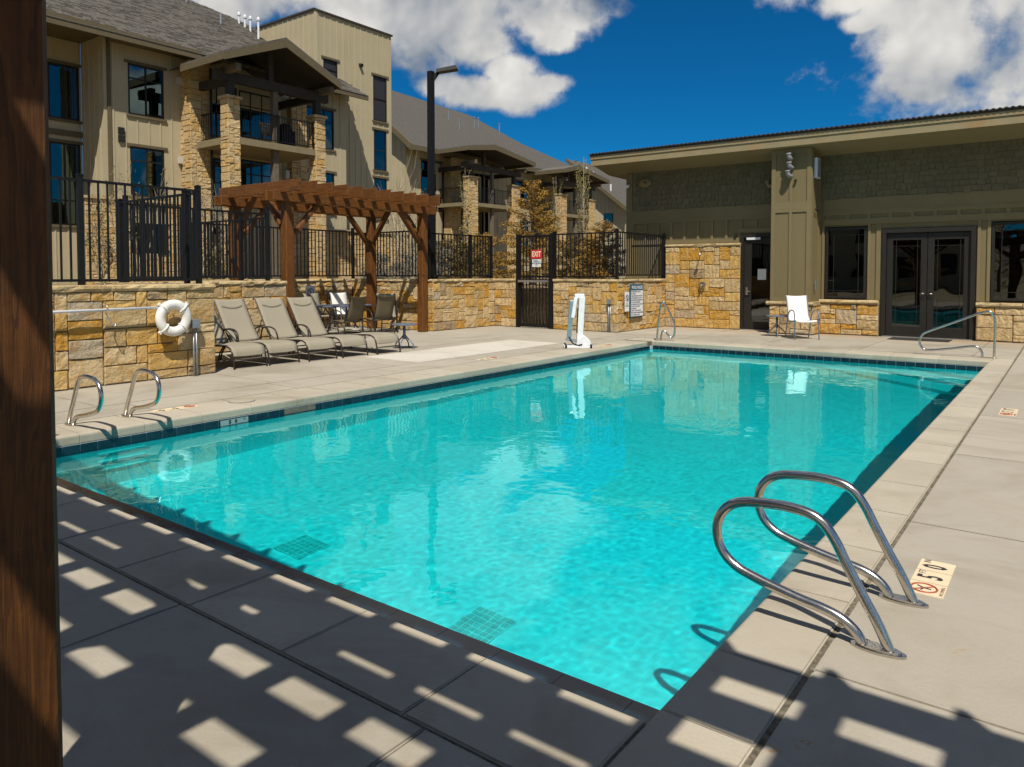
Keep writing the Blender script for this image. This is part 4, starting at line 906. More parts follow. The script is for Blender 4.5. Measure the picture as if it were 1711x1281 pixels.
for a, b in (((-5.795, .02), (-5.60, 2.41)), ((-5.12, .02), (-5.065, 2.41)), ((-5.60, .02), (-5.12, .22)), ((-5.60, 2.26), (-5.12, 2.41))): q.box((a[0], y-.04, a[1]), (b[0], y+.01, b[1]))
d = q.build('door', 'bronze', ch); bx('pane', (-5.60, y-.02, .22), (-5.12, y-.012, 2.26), 'clear_glass', d)
MB().box((-5.74, y-.07, .92), (-5.68, y-.04, 1.12)).tube([(-5.70, y-.06, 1.02), (-5.70, y-.10, 1.02), (-5.60, y-.10, 1.02)], .011, 8).build('handle', 'steel', d)
bx('door_closer', (-5.72, y-.09, 2.36), (-5.36, y-.045, 2.42), 'white_paint', ch)
s_ = thing('door_notice', 'white paper notice stuck on the single glass door', 'notice', (-5.33, 16.97, 1.4)); bx('sheet', (-5.44, YW+.022, 1.32), (-5.22, YW+.026, 1.60), 'sign_white', s_)
bx('threshold', (-5.88, YW-.06, 0), (-5.0, YW+.1, .02), 'aluminium', ch)
# a few things seen through the glass
for (x, y, z0, z1, w) in ((-2.0, 19.2, 0, .8, .9), (-3.2, 18.6, .7, .75, .8), (-.9, 20, 0, .9, 1.2)):
    bx('counter', (x-w/2, y, z0), (x+w/2, y+.6, z1), 'curtain', ch)
# roof, fascia, soffit
q = MB().add([(-9.85, 16.0, 4.55), (6.9, 16.0, 4.55), (6.9, YW, 4.36), (-9.85, YW, 4.36)], [(0, 1, 2, 3)]).add([(-9.85, YW, 4.36), (-9.25, YW, 4.36), (-9.25, 26.4, 4.2), (-9.85, 26.4, 4.2)], [(0, 1, 2, 3)])
q.build('soffit', 'soffit', ch)
bx('fascia_board', (-9.88, 15.965, 4.53), (6.9, 16.0, 4.70), 'fascia_tan', ch); bx('fascia_board', (-9.90, 15.945, 4.705), (6.9, 16.0, 4.80), 'fascia_tan', ch)
bx('fascia_board', (-9.88, 16.0, 4.53), (-9.85, 26.4, 4.70), 'fascia_tan', ch)
MB().poly([(-9.85, 16.0, 4.56), (-9.85, 26.4, 4.22), (-9.85, 26.4, 4.4), (-9.85, 16.0, 4.8)], (.05, 0, 0)).build('rake_board', 'fascia_tan', ch)
q = MB(); n = 1180; vs_ = []; fs = []
for i in range(n+1):
    x = -9.93+16.85*i/n; z = .011*math.sin(2*math.pi*(x+9.93)/.112)
    vs_ += [(x, 15.90, 4.87+z), (x, 26.5, 4.62+z), (x, 15.90, 4.845+z)]
for i in range(n): a = i*3; fs += [(a, a+3, a+4, a+1), (a+2, a+5, a+3, a)]
q.add(vs_, fs).build('corrugated_roof', 'dark_timber', ch)
bx('roof_edge', (-9.91, 15.93, 4.80), (6.9, 16.0, 4.85), 'dark_timber', ch)
MB().poly([(-9.85, 16.0, 4.81), (6.9, 16.0, 4.81), (6.9, 26.4, 4.58), (-9.85, 26.4, 4.58)], (0, 0, -.08)).build('roof_deck', 'dark_timber', ch)
# fittings on the clubhouse
for k, (x, z) in enumerate(((-4.40, 4.28), (-4.39, 4.07), (-4.42, 3.87))):
    q = MB().tube(spline([(x+.02, 16.21, z-.03), (x+.02, 16.11, z-.03), (x-.0, 16.05, z), (x-.01, 16.04, z+.07)], 6), [.052]*19, 14).tube([(x-.01, 16.04, z+.06), (x-.012, 16.035, z+.10)], .062, 16)
    q.build('vent_elbow', 'pvc_grey', ch, smooth=True)
MB().tube([(-4.28, 16.2, 3.73), (-4.28, 16.15, 3.72)], .03, 10).build('sensor', 'bronze', ch)
q = MB().tube(spline([(-5.05, YW, 3.70), (-5.05, YW-.12, 3.70), (-5.12, YW-.14, 3.72), (-5.16, YW-.14, 3.80)], 5), .04, 10).tube([(-5.16, YW-.14, 3.78), (-5.16, YW-.14, 3.85)], .055, 12); q.build('vent_elbow', 'fascia_tan', ch, smooth=True)
q = MB().box((-3.898, 16.36, 3.78), (-3.83, 16.66, 4.26)); lv = q.build('louvre_vent', 'white_paint', ch)
for k in range(6): bx('slat', (-3.835, 16.385+.045*k, 3.81), (-3.815, 16.40+.045*k, 4.23), 'galvanised', lv)
q = MB().lathe([(.07, 0), (.12, .03), (.12, .06), (.05, .08)], (0, 0, 0), 20); q.v = [(-8.66+1.7*x, YW-.03-z, 4.06+1.2*y) for x, y, z in q.v]; q.f = [f[::-1] for f in q.f]; q.build('speaker', 'olive_trim', ch, smooth=True)
MB().lathe([(.035, 0), (.03, .02), (.0, .03)], (-8.62, YW-.13, 4.05), 12).build('speaker_grille', 'bronze', ch)
q = MB().tube([(-9.17, YW-.02, 4.04), (-9.17, YW-.12, 4.0)], .035, 12).tube([(-9.17, YW-.12, 4.0), (-9.16, YW-.19, 3.97)], .045, 12); q.build('camera_dome', 'white_paint', ch, smooth=True)
for x in (-3.885, ): MB().tube([(x, 16.45, 3.03), (x+.04, 16.45, 3.03)], .03, 10).tube([(x, 16.58, 3.02), (x+.04, 16.58, 3.02)], .03, 10).build('sensor', 'bronze', ch)
bx('junction_box', (-6.05, YW-.06, 2.42), (-5.99, YW-.03, 2.52), 'bronze', ch)
bx('hose_bib', (-3.89, 16.5, 1.1), (-3.85, 16.54, 1.32), 'galvanised', ch)

# ================================================================== TERRAIN BEHIND THE WALLS
def terr(x, y):
    if y > 14.2 and -11.4 < x < -9.6: return max(0., min(1.12, (y-15.6)*.2)) - .01
    if x > -9.6 and y < 17.5: return 1.10
    return 1.10 + .06*noise.noise((x*.7, y*.7, 0)) + .02*noise.noise((x*3, y*3, 4))
def patch(x0, y0, x1, y1, s):
    nx = max(1, int((x1-x0)/s)); ny = max(1, int((y1-y0)/s)); q = MB()
    vs_ = [(x0+(x1-x0)*i/nx, y0+(y1-y0)*j/ny, terr(x0+(x1-x0)*i/nx, y0+(y1-y0)*j/ny)) for j in range(ny+1) for i in range(nx+1)]
    return vs_, [(j*(nx+1)+i, j*(nx+1)+i+1, (j+1)*(nx+1)+i+1, (j+1)*(nx+1)+i) for j in range(ny) for i in range(nx)]
q = MB()
for a in ((-16.5, -9, -9.4, 3.6, .5), (-16.5, 3.6, -11.85, 6.7, .5), (-22, 3.6, -16.5, 6.7, 1), (-22, 6.7, -15.25, 11.8, .5), (-22, 11.8, -12.15, 14.2, .5), (-22, 14.2, -8.05, 17.3, .3), (-22, 17.3, -9.27, 30, .5), (-70, -9, -22, 90, 2.5), (-22, 30, -9.27, 90, 2.5), (-22, -9, -16.5, 3.6, 2)): q.add(*patch(*a))
o = q.build('terrain', 'mulch', None, kind='structure')
# hills round the horizon
q = MB(); n = 96; vs_ = []
for i in range(n):
    a = 2*math.pi*i/n
    for rr, hh in ((260, -.2), (420, 14), (640, 34), (850, 40)): vs_.append((rr*math.cos(a), rr*math.sin(a), -.1 if hh < 0 else hh*(.55+.7*abs(noise.noise((math.cos(a)*3, math.sin(a)*3, rr*.01))))))
q.add(vs_, [(i*4+j, ((i+1) % n)*4+j, ((i+1) % n)*4+j+1, i*4+j+1) for i in range(n) for j in range(3)]); q.build('hills', 'hill', None, kind='structure', smooth=True)

# ================================================================== APARTMENTS
def win(par, x, y0, y1, z0, z1, mull=((.5,), (.72,)), trim=True, cur=False, gm='blue_glass'):
    """window in a wall that faces +x at x"""
    q = MB(); fw = .06
    for a, b in (((y0, z0), (y0+fw, z1)), ((y1-fw, z0), (y1, z1)), ((y0+fw, z0), (y1-fw, z0+fw)), ((y0+fw, z1-fw), (y1-fw, z1))): q.box((x-.05, a[0], a[1]), (x+.03, b[0], b[1]))
    w = q.build('window', 'bronze', par)
    bx('pane', (x-.015, y0+fw, z0+fw), (x-.01, y1-fw, z1-fw), gm, w)
    for f in mull[0]: yy = y0+(y1-y0)*f; bx('mullion', (x-.01, yy-.025, z0+fw), (x+.02, yy+.025, z1-fw), 'bronze', w)
    for f in mull[1]: zz = z0+(z1-z0)*f; bx('mullion', (x-.01, y0+fw, zz-.022), (x+.018, y1-fw, zz+.022), 'bronze', w)
    bx('recess', (x-.5, y0+fw, z0+fw), (x-.45, y1-fw, z1-fw), 'interior_wall', w)
    if cur: bx('curtain', (x-.2, y0+(y1-y0)*.62, z0+fw), (x-.15, y1-fw, z1-fw), 'curtain', w)
    if trim: bx('head_trim', (x+.0, y0-.12, z1), (x+.07, y1+.12, z1+.1), 'brown_trim', w); bx('sill', (x+.0, y0-.08, z0-.09), (x+.09, y1+.08, z0), 'brown_trim', w)
    return w
def bb_wall(par, x, y0, y1, z0, z1, holes=(), step=.42, th=.15, m_='khaki_siding'):
    """board-and-batten wall facing +x with real openings"""
    ys = sorted({y0, y1, *[h[0] for h in holes], *[h[1] for h in holes]}); zs = sorted({z0, z1, *[h[2] for h in holes], *[h[3] for h in holes]}); q = MB()
    for i in range(len(ys)-1):
        for j in range(len(zs)-1):
            cy_, cz_ = (ys[i]+ys[i+1])/2, (zs[j]+zs[j+1])/2
            if not any(h[0] < cy_ < h[1] and h[2] < cz_ < h[3] for h in holes): q.box((x-th, ys[i], zs[j]), (x, ys[i+1], zs[j+1]))
    w = q.build('wall', m_, par); y = y0+.12
    while y < y1-.05:
        seg = [(z0, z1)]
        for h in holes:
            if h[0]-.12 < y < h[1]+.12: seg = [(a, b) for s in seg for a, b in ((s[0], min(s[1], h[2]-.1)), (max(s[0], h[3]+.1), s[1])) if b-a > .1]
        for a, b in seg: bx('batten', (x, y-.022, a), (x+.022, y+.022, b), 'khaki_batten', w)
        y += step
    return w
def pier(par, x0, x1, y0, y1, z0, z1, real, seed, m_='pier_stone', cap=True, taper=0.):
    q = MB(); q.box((x0+.05, y0+.05, z0), (x1-.05, y1-.05, z1)); pr = q.build('stone_pier', 'mortar', par)
    if real: stones(pr, (x1-.05, y0), R(90), y1-y0, z0, z1, m=m_, seed=seed, u=.115, v=.105, depth=.045, gap=.010)
    j = MB()
    if not real: stones(pr, (x1-.05, y0), R(90), y1-y0, z0, z1, seed=seed, u=.125, v=.11, depth=.045, joined=j)
    stones(pr, (x0, y0+.05), 0, x1-x0, z0, z1, seed=seed+1, u=.115, v=.105, depth=.045, joined=j)
    j.build('stone_facing', m_+'_joined', pr, kind='stuff')
    if cap: bx('cap_stone', (x0-.06, y0-.06, z1), (x1+.06, y1+.06, z1+.09), 'cap_stone', pr)
    return pr
def railing(par, x, y0, y1, z, h=1.05):
    q = MB().box((x-.02, y0, z+h-.04), (x+.02, y1, z+h)).box((x-.015, y0, z+.08), (x+.015, y1, z+.11)); y = y0+.1
    r_ = q.build('balcony_rail', 'black_metal', par); b = MB()
    while y < y1: b.box((x-.008, y-.008, z+.1), (x+.008, y+.008, z+h-.03)); y += .115
    b.build('baluster_run', 'black_metal', r_, kind='stuff')
    for yy in (y0, (y0+y1)/2, y1): bx('rail_post', (x-.03, yy-.03, z), (x+.03, yy+.03, z+h+.03), 'black_metal', r_)
def gable(par, xf, xb, ya, yp, yb, za, zp, zb, th=.24, over=.35):
    """porch roof: ridge runs back from the front at xf"""
    for (y0, z0) in ((ya, za), (yb, zb)):
        q = MB().poly([(xf, y0, z0), (xf, yp, zp), (xb, yp, zp), (xb+.95, y0, z0)], (0, 0, .07)); q.build('porch_roof', 'roof_shingle_a', par)
        q = MB().poly([(xf+.02, y0, z0-.005), (xf+.02, yp, zp-.005), (xf+.02, yp, zp-th-.06), (xf+.02, y0, z0-th)], (-.06, 0, 0)); q.build('barge_board', 'brown_trim', par)
        q = MB().poly([(xf-.05, y0, z0-.02), (xf-.05, yp, zp-.02), (xb, yp, zp-.02), (xb, y0, z0-.02)], (0, 0, -.03)); q.build('porch_soffit', 'dark_timber', par)
        bx('eave_board', (xb+.95, y0-.03, z0-th+.02), (xf, y0+.02, z0), 'brown_trim', par)

BA = thing('apartment_building', 'closest khaki apartment block with a stone-piered gabled porch and flat-topped stair tower', 'building', (-28, 14, 1))
XA = -25.8
W_a = [(10.70, 12.0, 7.15, 8.95), (10.73, 11.98, 4.25, 6.02), (10.74, 11.96, 2.15, 3.9)]
bb_wall(BA, XA, 10.05, 12.95, 3.3, 9.55, W_a[:2])
q = MB().box((XA-.2, 9.15, .9), (XA+.04, 12.95, 2.1)).box((XA-.2, 9.15, 3.95), (XA+.04, 12.95, 4.05)).box((XA-.2, 9.15, 2.1), (XA+.04, 10.7, 3.95)).box((XA-.2, 12.0, 2.1), (XA+.04, 12.95, 3.95)); bs = q.build('base_wall', 'mortar', BA); j = MB(); stones(bs, (XA+.04, 9.15), R(90), 3.8, .9, 4.05, seed=51, u=.12, v=.11, joined=j, skip=lambda a, z: 1.5 < a < 2.9 and 2.1 < z < 3.95); j.build('stone_facing', 'pier_stone_joined', bs, kind='stuff'); bx('cap_stone', (XA-.02, 9.1, 4.05), (XA+.14, 12.95, 4.14), 'cap_stone', bs)
for h in W_a: win(BA, XA-.03, *h, cur=h[2] > 5)
bx('corner_board', (XA-.02, 9.97, 1), (XA+.05, 10.09, 9.5), 'brown_trim', BA)
# recessed bay
bb_wall(BA, -27.5, 5.0, 9.85, 1.0, 9.85, [(7.2, 9.78, 6.93, 8.85), (7.2, 9.78, 3.2, 6.1)])
win(BA, -27.52, 7.2, 9.78, 6.93, 8.85, mull=((.2, .62, .8), ())); win(BA, -27.52, 7.2, 9.78, 3.2, 6.1, mull=((.2, .62, .8), (.3,)), cur=True)
bx('return_wall', (-27.5, 9.86, 1.0), (XA-.0, 9.97, 9.75), 'khaki_siding', BA)
for k in range(4): bx('batten', (-27.3+.4*k, 9.835, 1.0), (-27.26+.4*k, 9.86, 9.7), 'khaki_batten', BA)
bx('bay_ceiling', (-27.5, 3, 9.72), (-24.95, 9.98, 9.80), 'brown_trim', BA); bx('floor_band', (-27.48, 5, 6.35), (-27.44, 9.85, 6.55), 'brown_trim', BA)
bx('fascia_board', (-24.93, 3, 9.40), (-24.86, 13.0, 9.72), 'brown_trim', BA); bx('soffit', (XA-.3, 9.98, 9.56), (-24.93, 13.1, 9.60), 'brown_trim', BA)
# wall beyond the porch
bb_wall(BA, XA, 17.2, 20.6, 1.0, 9.6, [(18.35, 19.9, 7.05, 8.82), (18.35, 19.9, 4.2, 6.0)])
win(BA, XA-.03, 18.35, 19.9, 7.05, 8.82, mull=((.33, .66), (.7,))); win(BA, XA-.03, 18.35, 19.9, 4.2, 6.0, mull=((.33, .66), (.7,)))
bx('return_wall', (-27.5, 20.5, 1.0), (XA-.01, 20.6, 9.6), 'khaki_siding', BA); bx('fascia_board', (-24.93, 17.2, 9.40), (-24.86, 21.15, 9.62), 'brown_trim', BA)
bx('meter_box', (XA, 20.2, 4.9), (XA+.1, 20.35, 5.2), 'bronze', BA)
for z in (6.9, 6.62): bx('vent_hood', (XA, 10.32, z-.5), (XA+.08, 10.52, z-.28), 'bronze', BA)
for z in (8.7, 5.75): bx('wall_light', (XA, 12.5, z-.15), (XA+.14, 12.68, z+.1), 'lantern_glass', BA)
bx('attic_wall', (XA-.3, 9.98, 9.5), (XA-.22, 21, 10.02), 'khaki_siding', BA)
# main roof
RF = lambda x: 9.62+.58*(-24.88-x)
P2 = [(-24.88, 3), (-24.88, 21.15), (-30.9, 20.35), (-32.18, 20.4), (-33.5, 19.15), (-34.31, 17.87), (-36.2, 15.3), (-36.2, 3)]
q = MB().poly([(x, y, RF(x)) for x, y in P2], (0, 0, -.12)); rfo = q.build('roof', 'roof_shingle_a', BA)
def inpoly(x, y, P):
    c = False; n = len(P)
    for i in range(n):
        (xa, ya), (xb_, yb) = P[i], P[(i+1) % n]
        if (ya > y) != (yb > y) and x < (xb_-xa)*(y-ya)/(yb-ya)+xa: c = not c
    return c
q = MB(); r_ = random.Random(5); x = -24.84
while x > -36:
    y = 3+r_.uniform(0, .3)
    while y < 21.1:
        w = r_.uniform(.18, .42)
        if inpoly(x-.05, y+w/2, P2):
            l = .16; t0 = .014+r_.choice((0, .0, .012, .024)); z0 = RF(x)+.004; z1 = RF(x-l)+.002
            q.add([(x, y, z0+t0), (x, y+w-.008, z0+t0), (x-l, y+w-.008, z1+.002), (x-l, y, z1+.002), (x, y, z0-.006), (x, y+w-.008, z0-.006)], [(0, 1, 2, 3), (4, 5, 1, 0)])
        y += w
    x -= .15
q.build('shingle_field', 'roof_shingle_a', rfo, kind='stuff')
for (x, y, z, h, m_) in ((-32.2, 19.3, 13.84, .62, 'white_paint'), (-31.7, 19.3, 13.55, .68, 'white_paint'), (-31.17, 19.25, 13.24, .8, 'white_paint'), (-30.0, 18.9, 12.5, 1.15, 'white_paint'), (-30.76, 17.42, 13.0, .65, 'galvanised'), (-33.5, 17.3, 14.6, .7, 'galvanised')):
    q = MB().lathe([(.05, -.2), (.05, h-.2)] + ([(.085, h-.2), (.085, h-.1), (.02, h-.02)] if m_ == 'white_paint' else [(.05, h-.1)]), (x, y, z), 12); q.build('vent_pipe', m_, rfo, smooth=False)
# stair tower
XT = -26.5; TW = [(19.9, 20.72, 10.45, 11.33), (22.93, 23.83, 9.0, 11.2), (22.95, 23.8, 6.58, 8.56), (22.95, 23.8, 4.2, 6.2)]
bb_wall(BA, XT, 19.5, 24.05, 1.0, 13.36, TW, step=.36)
for i, h in enumerate(TW): win(BA, XT-.03, *h, mull=((), (.5,)), gm='window_screen' if i < 2 else 'blue_glass')
bx('tower_side', (-30.8, 19.4, 9.0), (XT, 19.5, 13.36), 'khaki_siding', BA)
for k in range(11): bx('batten', (-30.7+.38*k, 19.375, 9.0), (-30.66+.38*k, 19.4, 13.3), 'khaki_batten', BA)
bx('tower_side', (-30.8, 24.05, 1), (XT, 24.15, 13.36), 'khaki_siding', BA); bx('corner_board', (XT, 19.38, 9), (XT+.05, 19.56, 13.36), 'khaki_batten', BA)
bx('parapet_cap', (-30.85, 19.33, 13.36), (XT+.08, 24.2, 13.44), 'dark_timber', BA)
q = MB().tube([(XT, 22.1, 11.5), (XT+.15, 22.1, 11.45)], .09, 10); q.build('wall_light', 'bronze', BA)
# porch
XP = -22.9
def porch(B, xf, xw, yl0, yl1, yr0, yr1, zc_l, zc_r, fl, ya, yp, yb, za, zp, zb, beamz, seed, real, z0=1.0, glass=(), cw=.5, roofover=.75):
    pier(B, xf-.5, xf, yl1-cw, yl1, z0, zc_l, real, seed); pier(B, xf-.5, xf, yr1-cw, yr1, z0, zc_r, False, seed+4); yl0 = yl1-cw; yr0 = yr1-cw
    ym = (yl1+yr0)/2
    bx('balcony_floor', (xw, yl0+.1, fl-.24), (xf-.03, yr1-.1, fl), 'balcony_edge', B)
    for y, zb_ in (((yl0+yl1)/2, zc_l+.09), ((yr0+yr1)/2, zc_r+.09)): timber('porch_post', (xf-.25, y, zb_), (xf-.25, y, beamz), .24, .26, 'dark_timber', B)
    timber('porch_post', (xf-.35, ym, fl), (xf-.35, ym, beamz), .22, .22, 'grey_timber', B); timber('porch_post', (xf-.35, ym, z0), (xf-.35, ym, fl-.24), .22, .22, 'grey_timber', B)
    timber('porch_beam', (xf-.3, yl0-.35, beamz+.17), (xf-.3, yr1+.3, beamz+.17), .25, .36, 'dark_timber', B); timber('king_post', (xf-.3, yp, beamz+.3), (xf-.3, yp, zp-.3), .22, .22, 'dark_timber', B)
    for y in (yl0+.1, yr1-.1): timber('porch_bracket', (xf-.5, y, beamz+.36), (xf+.55, y, beamz+.36), .2, .26, 'grey_timber', B)
    for y in (yl0+.3, yr1-.3): timber('side_beam', (xw, y, beamz+.1), (xf-.3, y, beamz+.1), .2, .3, 'dark_timber', B)
    railing(B, xf-.12, yl1+.02, yr0-.02, fl)
    q = MB().box((xw, yl0+.28, fl+1.0), (xf-.9, yl0+.32, fl+1.04)).box((xw, yl0+.28, fl+.08), (xf-.9, yl0+.32, fl+.11)); k = 0
    while xw+.1+k*.115 < xf-.9: q.box((xw+.1+k*.115, yl0+.292, fl+.1), (xw+.116+k*.115, yl0+.308, fl+1.0)); k += 1
    q.build('side_rail_run', 'black_metal', B, kind='stuff')
    gable(B, xf+roofover, xw-.1, ya, yp, yb, za, zp, zb)
    bb_wall(B, xw, yl0, yr1, z0, beamz+.3, list(glass)); MB().poly([(xw-.02, ya+.3, za-.2), (xw-.02, yp, zp-.12), (xw-.02, yb-.3, zb-.2), (xw-.02, yb-.3, beamz-.2), (xw-.02, ya+.3, beamz-.2)], (-.1, 0, 0)).build('gable_wall', 'khaki_siding', B)
    for h in glass: win(B, xw-.03, *h, mull=((.33, .66), (.68,)), trim=False)
pier(BA, -25.85, -25.1, 12.62, 13.45, 1.0, 9.4, True, 61, cap=False)
q = MB().tube([(-25.0, 13.4, 9.2), (-25.0, 13.4, 1.1)], .05, 8); q.build('downspout', 'bronze', BA)
porch(BA, XP, XA, 12.40, 13.28, 16.26, 17.1, 7.72, 7.66, 6.38, 12.2, 14.72, 17.25, 9.02, 10.08, 9.0, 8.36, 71, True, glass=((13.7, 15.0, 6.4, 8.9), (15.1, 16.7, 7.0, 8.85), (15.15, 16.65, 4.3, 6.1), (13.7, 14.6, 3.0, 6.0)))
pier(BA, -25.9, -25.5, 17.4, 18.2, 1.0, 9.4, False, 81, cap=False)
bx('lantern', (XA, 17.15, 8.9), (XA+.22, 17.33, 9.25), 'lantern_glass', BA); bx('lantern', (XA, 17.15, 5.5), (XA+.22, 17.33, 5.85), 'lantern_glass', BA)
# angled stone wall below the tower: patio wall
stt = thing('patio_wall', 'low pale stone wall in front of the stair tower', 'wall', (-25, 20, 1.0)); q = MB().box((-25.4, 18.3, .9), (-25.1, 23.9, 3.35)); q.build('mortar_core', 'mortar', stt)
j = MB(); stones(stt, (-25.1, 18.3), R(90), 5.6, .9, 3.35, seed=92, u=.12, v=.11, joined=j); j.build('stone_facing', 'pier_stone_joined', stt, kind='stuff'); bx('cap_stone', (-25.45, 18.25, 3.35), (-25.0, 23.95, 3.43), 'cap_stone', stt)
# balcony things
s_ = thing('balcony_chair', 'yellow wooden folding chair on the nearest balcony', 'chair', (-23.7, 15.0, 6.38))
for y in (14.75, 15.2): MB().bar((-23.5, y, 6.38), (-23.9, y, 7.3), .04, .04).bar((-23.95, y, 6.38), (-23.45, y, 6.85), .04, .04).build('leg', 'wood_chair', s_)
for k in range(4): bx('slat', (-23.75-.03*k, 14.75, 6.9+.1*k), (-23.72-.03*k, 15.2, 6.96+.1*k), 'wood_chair', s_)
bx('seat', (-23.85, 14.75, 6.80), (-23.45, 15.2, 6.84), 'wood_chair', s_)
s_ = thing('barbecue_grill', 'black barbecue grill on the nearest balcony', 'grill', (-23.9, 15.95, 6.38)); bx('cart', (-24.15, 15.6, 6.45), (-23.65, 16.2, 7.1), 'black_metal', s_); MB().lathe([(.28, 0), (.28, .12), (.2, .25), (.05, .3)], (-23.9, 15.9, 7.1), 12).build('lid', 'black_metal', s_, smooth=True)

# second block
BB = thing('apartment_building', 'khaki apartment block with two stone-piered porches seen behind the lamp post', 'building', (-36, 43, 1))
XB = -33.3
WB = [(33.3, 35.3, 6.75, 8.95), (33.3, 35.3, 3.6, 5.7), (43.6, 45.4, 6.7, 8.6), (43.6, 45.4, 3.5, 5.5)]
bb_wall(BB, XB, 32.0, 53.6, 1.0, 9.6, WB, step=.55)
for h in WB: win(BB, XB-.03, *h)
q = MB().poly([(XB, 31.98, 1), (-41, 31.98, 1), (-41, 31.98, 13.8), (-38.6, 31.98, 13.8), (XB, 31.98, 9.7)], (0, -.12, 0)); q.build('end_wall', 'khaki_siding', BB)
for k in range(9): x = XB-.4-.55*k; bx('batten', (x, 31.84, 1), (x+.04, 31.86, min(9.6+(XB-x)*.78, 13.6)), 'khaki_batten', BB)
sil = [(-32.4, 31.4, 9.62), (-38.95, 31.0, 14.95), (-38.95, 36.2, 14.84), (-38.73, 38.74, 14.67), (-38.25, 44.04, 14.28), (-35.66, 47.73, 12.21), (-33.73, 53.04, 10.66), (-32.45, 54.1, 9.7)]
q = MB().poly(sil, (0, 0, -.15)); rb_ = q.build('roof', 'roof_far', BB)
q = MB().poly([(-32.3, 31.3, 9.68), (-38.9, 30.95, 15.0), (-38.9, 30.95, 14.6), (-32.3, 31.3, 9.25)], (0, .12, 0)); q.build('rake_board', 'brown_trim', BB)
bx('fascia_board', (-32.42, 31.3, 9.3), (-32.34, 54.0, 9.6), 'brown_trim', BB)
for (x, y, z) in ((-36.73, 39.82, 13.07), (-35.52, 39.66, 12.1), (-36.41, 42.45, 12.81), (-36.48, 43.04, 12.86), (-36.43, 45.65, 12.82)): MB().lathe([(.05, -.2), (.05, .75), (.08, .75), (.08, .85)], (x, y, z), 8).build('vent_pipe', 'galvanised', rb_)
pier(BB, -33.4, -32.6, 35.5, 36.5, 1, 9.3, False, 101, cap=False); pier(BB, -33.4, -32.6, 46.7, 48.0, 1, 8.7, False, 103, cap=False)
porch(BB, -30.4, XB, 34.3, 35.7, 39.3, 40.4, 7.75, 7.6, 6.15, 34.0, 36.6, 41.2, 9.55, 9.95, 9.3, 8.35, 111, False, cw=.95, glass=((36.0, 37.3, 6.2, 8.6), (38.2, 39.6, 6.6, 8.5), (36.0, 37.3, 2.6, 5.4)))
porch(BB, -30.4, XB, 45.1, 46.5, 49.6, 50.8, 7.5, 7.4, 6.1, 45.0, 47.0, 51.8, 9.3, 9.8, 9.1, 8.3, 121, False, cw=.95, glass=((46.6, 47.8, 6.2, 8.5), (48.2, 49.4, 6.6, 8.4)))
# third block
BC = thing('apartment_building', 'small gabled end of a khaki block between the second block and the clubhouse', 'building', (-34, 62, 1))
q = MB().poly([(-36.6, 58, 1), (-31.5, 58, 1), (-31.5, 58, 7.6), (-36.6, 58, 11.5)], (0, .3, 0)); q.build('end_wall', 'khaki_siding', BC)
for k in range(12): bx('batten', (-31.6-.42*k, 57.97, 1), (-31.56-.42*k, 58.0, 7.6+.3*k), 'khaki_batten', BC)
q = MB().poly([(-31.0, 57.2, 7.3), (-37.5, 57.2, 12.3), (-38.5, 75, 12.6), (-31.0, 75, 7.3)], (0, 0, -.15)); q.build('roof', 'roof_far', BC)
q = MB().poly([(-30.9, 57.15, 7.35), (-37.5, 57.15, 12.4), (-37.5, 57.15, 12.05), (-30.9, 57.15, 6.95)], (0, .1, 0)); q.build('rake_board', 'brown_trim', BC)
bx('wall', (-31.6, 58.3, 1), (-31.5, 75, 7.4), 'khaki_siding', BC)
for z0, z1 in ((5.75, 6.98), (2.95, 4.05)):
    w = bx('window', (-33.75, 57.93, z0), (-32.8, 57.98, z1), 'bronze', BC); MB().box((-33.68, 57.925, z0+.07), (-32.87, 57.929, z1-.07)).build('pane', 'blue_glass', BC)
for z0, z1 in ((4.0, 7.0), (1.2, 3.4)): bx('window', (-31.5, 59, z0), (-31.45, 60.2, z1), 'bronze', BC)
for x, y in ((-35.6, 57.9), (-35.0, 58.1), (-33.4, 58.6)): MB().lathe([(.08, -.6), (.08, .5)], (x, y, 7.4+(-31.0-x)*.77), 8).build('vent_pipe', 'white_paint', BC)

BD = thing('apartment_building', 'pale apartment block reflected in the clubhouse doors', 'building', (-14, -40, 0))
q = MB().box((-34, -52, 0), (-4.5, -38, 10)); q.build('wall', 'khaki_siding', BD); MB().poly([(-35, -37.2, 9.8), (-3.8, -37.2, 9.8), (-3.8, -45, 14), (-35, -45, 14)], (0, 0, .2)).build('roof', 'roof_far', BD)
for i in range(8):
    for k in range(3): bx('window', (-32+3.4*i, -38.0, 1.2+3*k), (-30.6+3.4*i, -37.95, 3.0+3*k), 'bronze', BD)
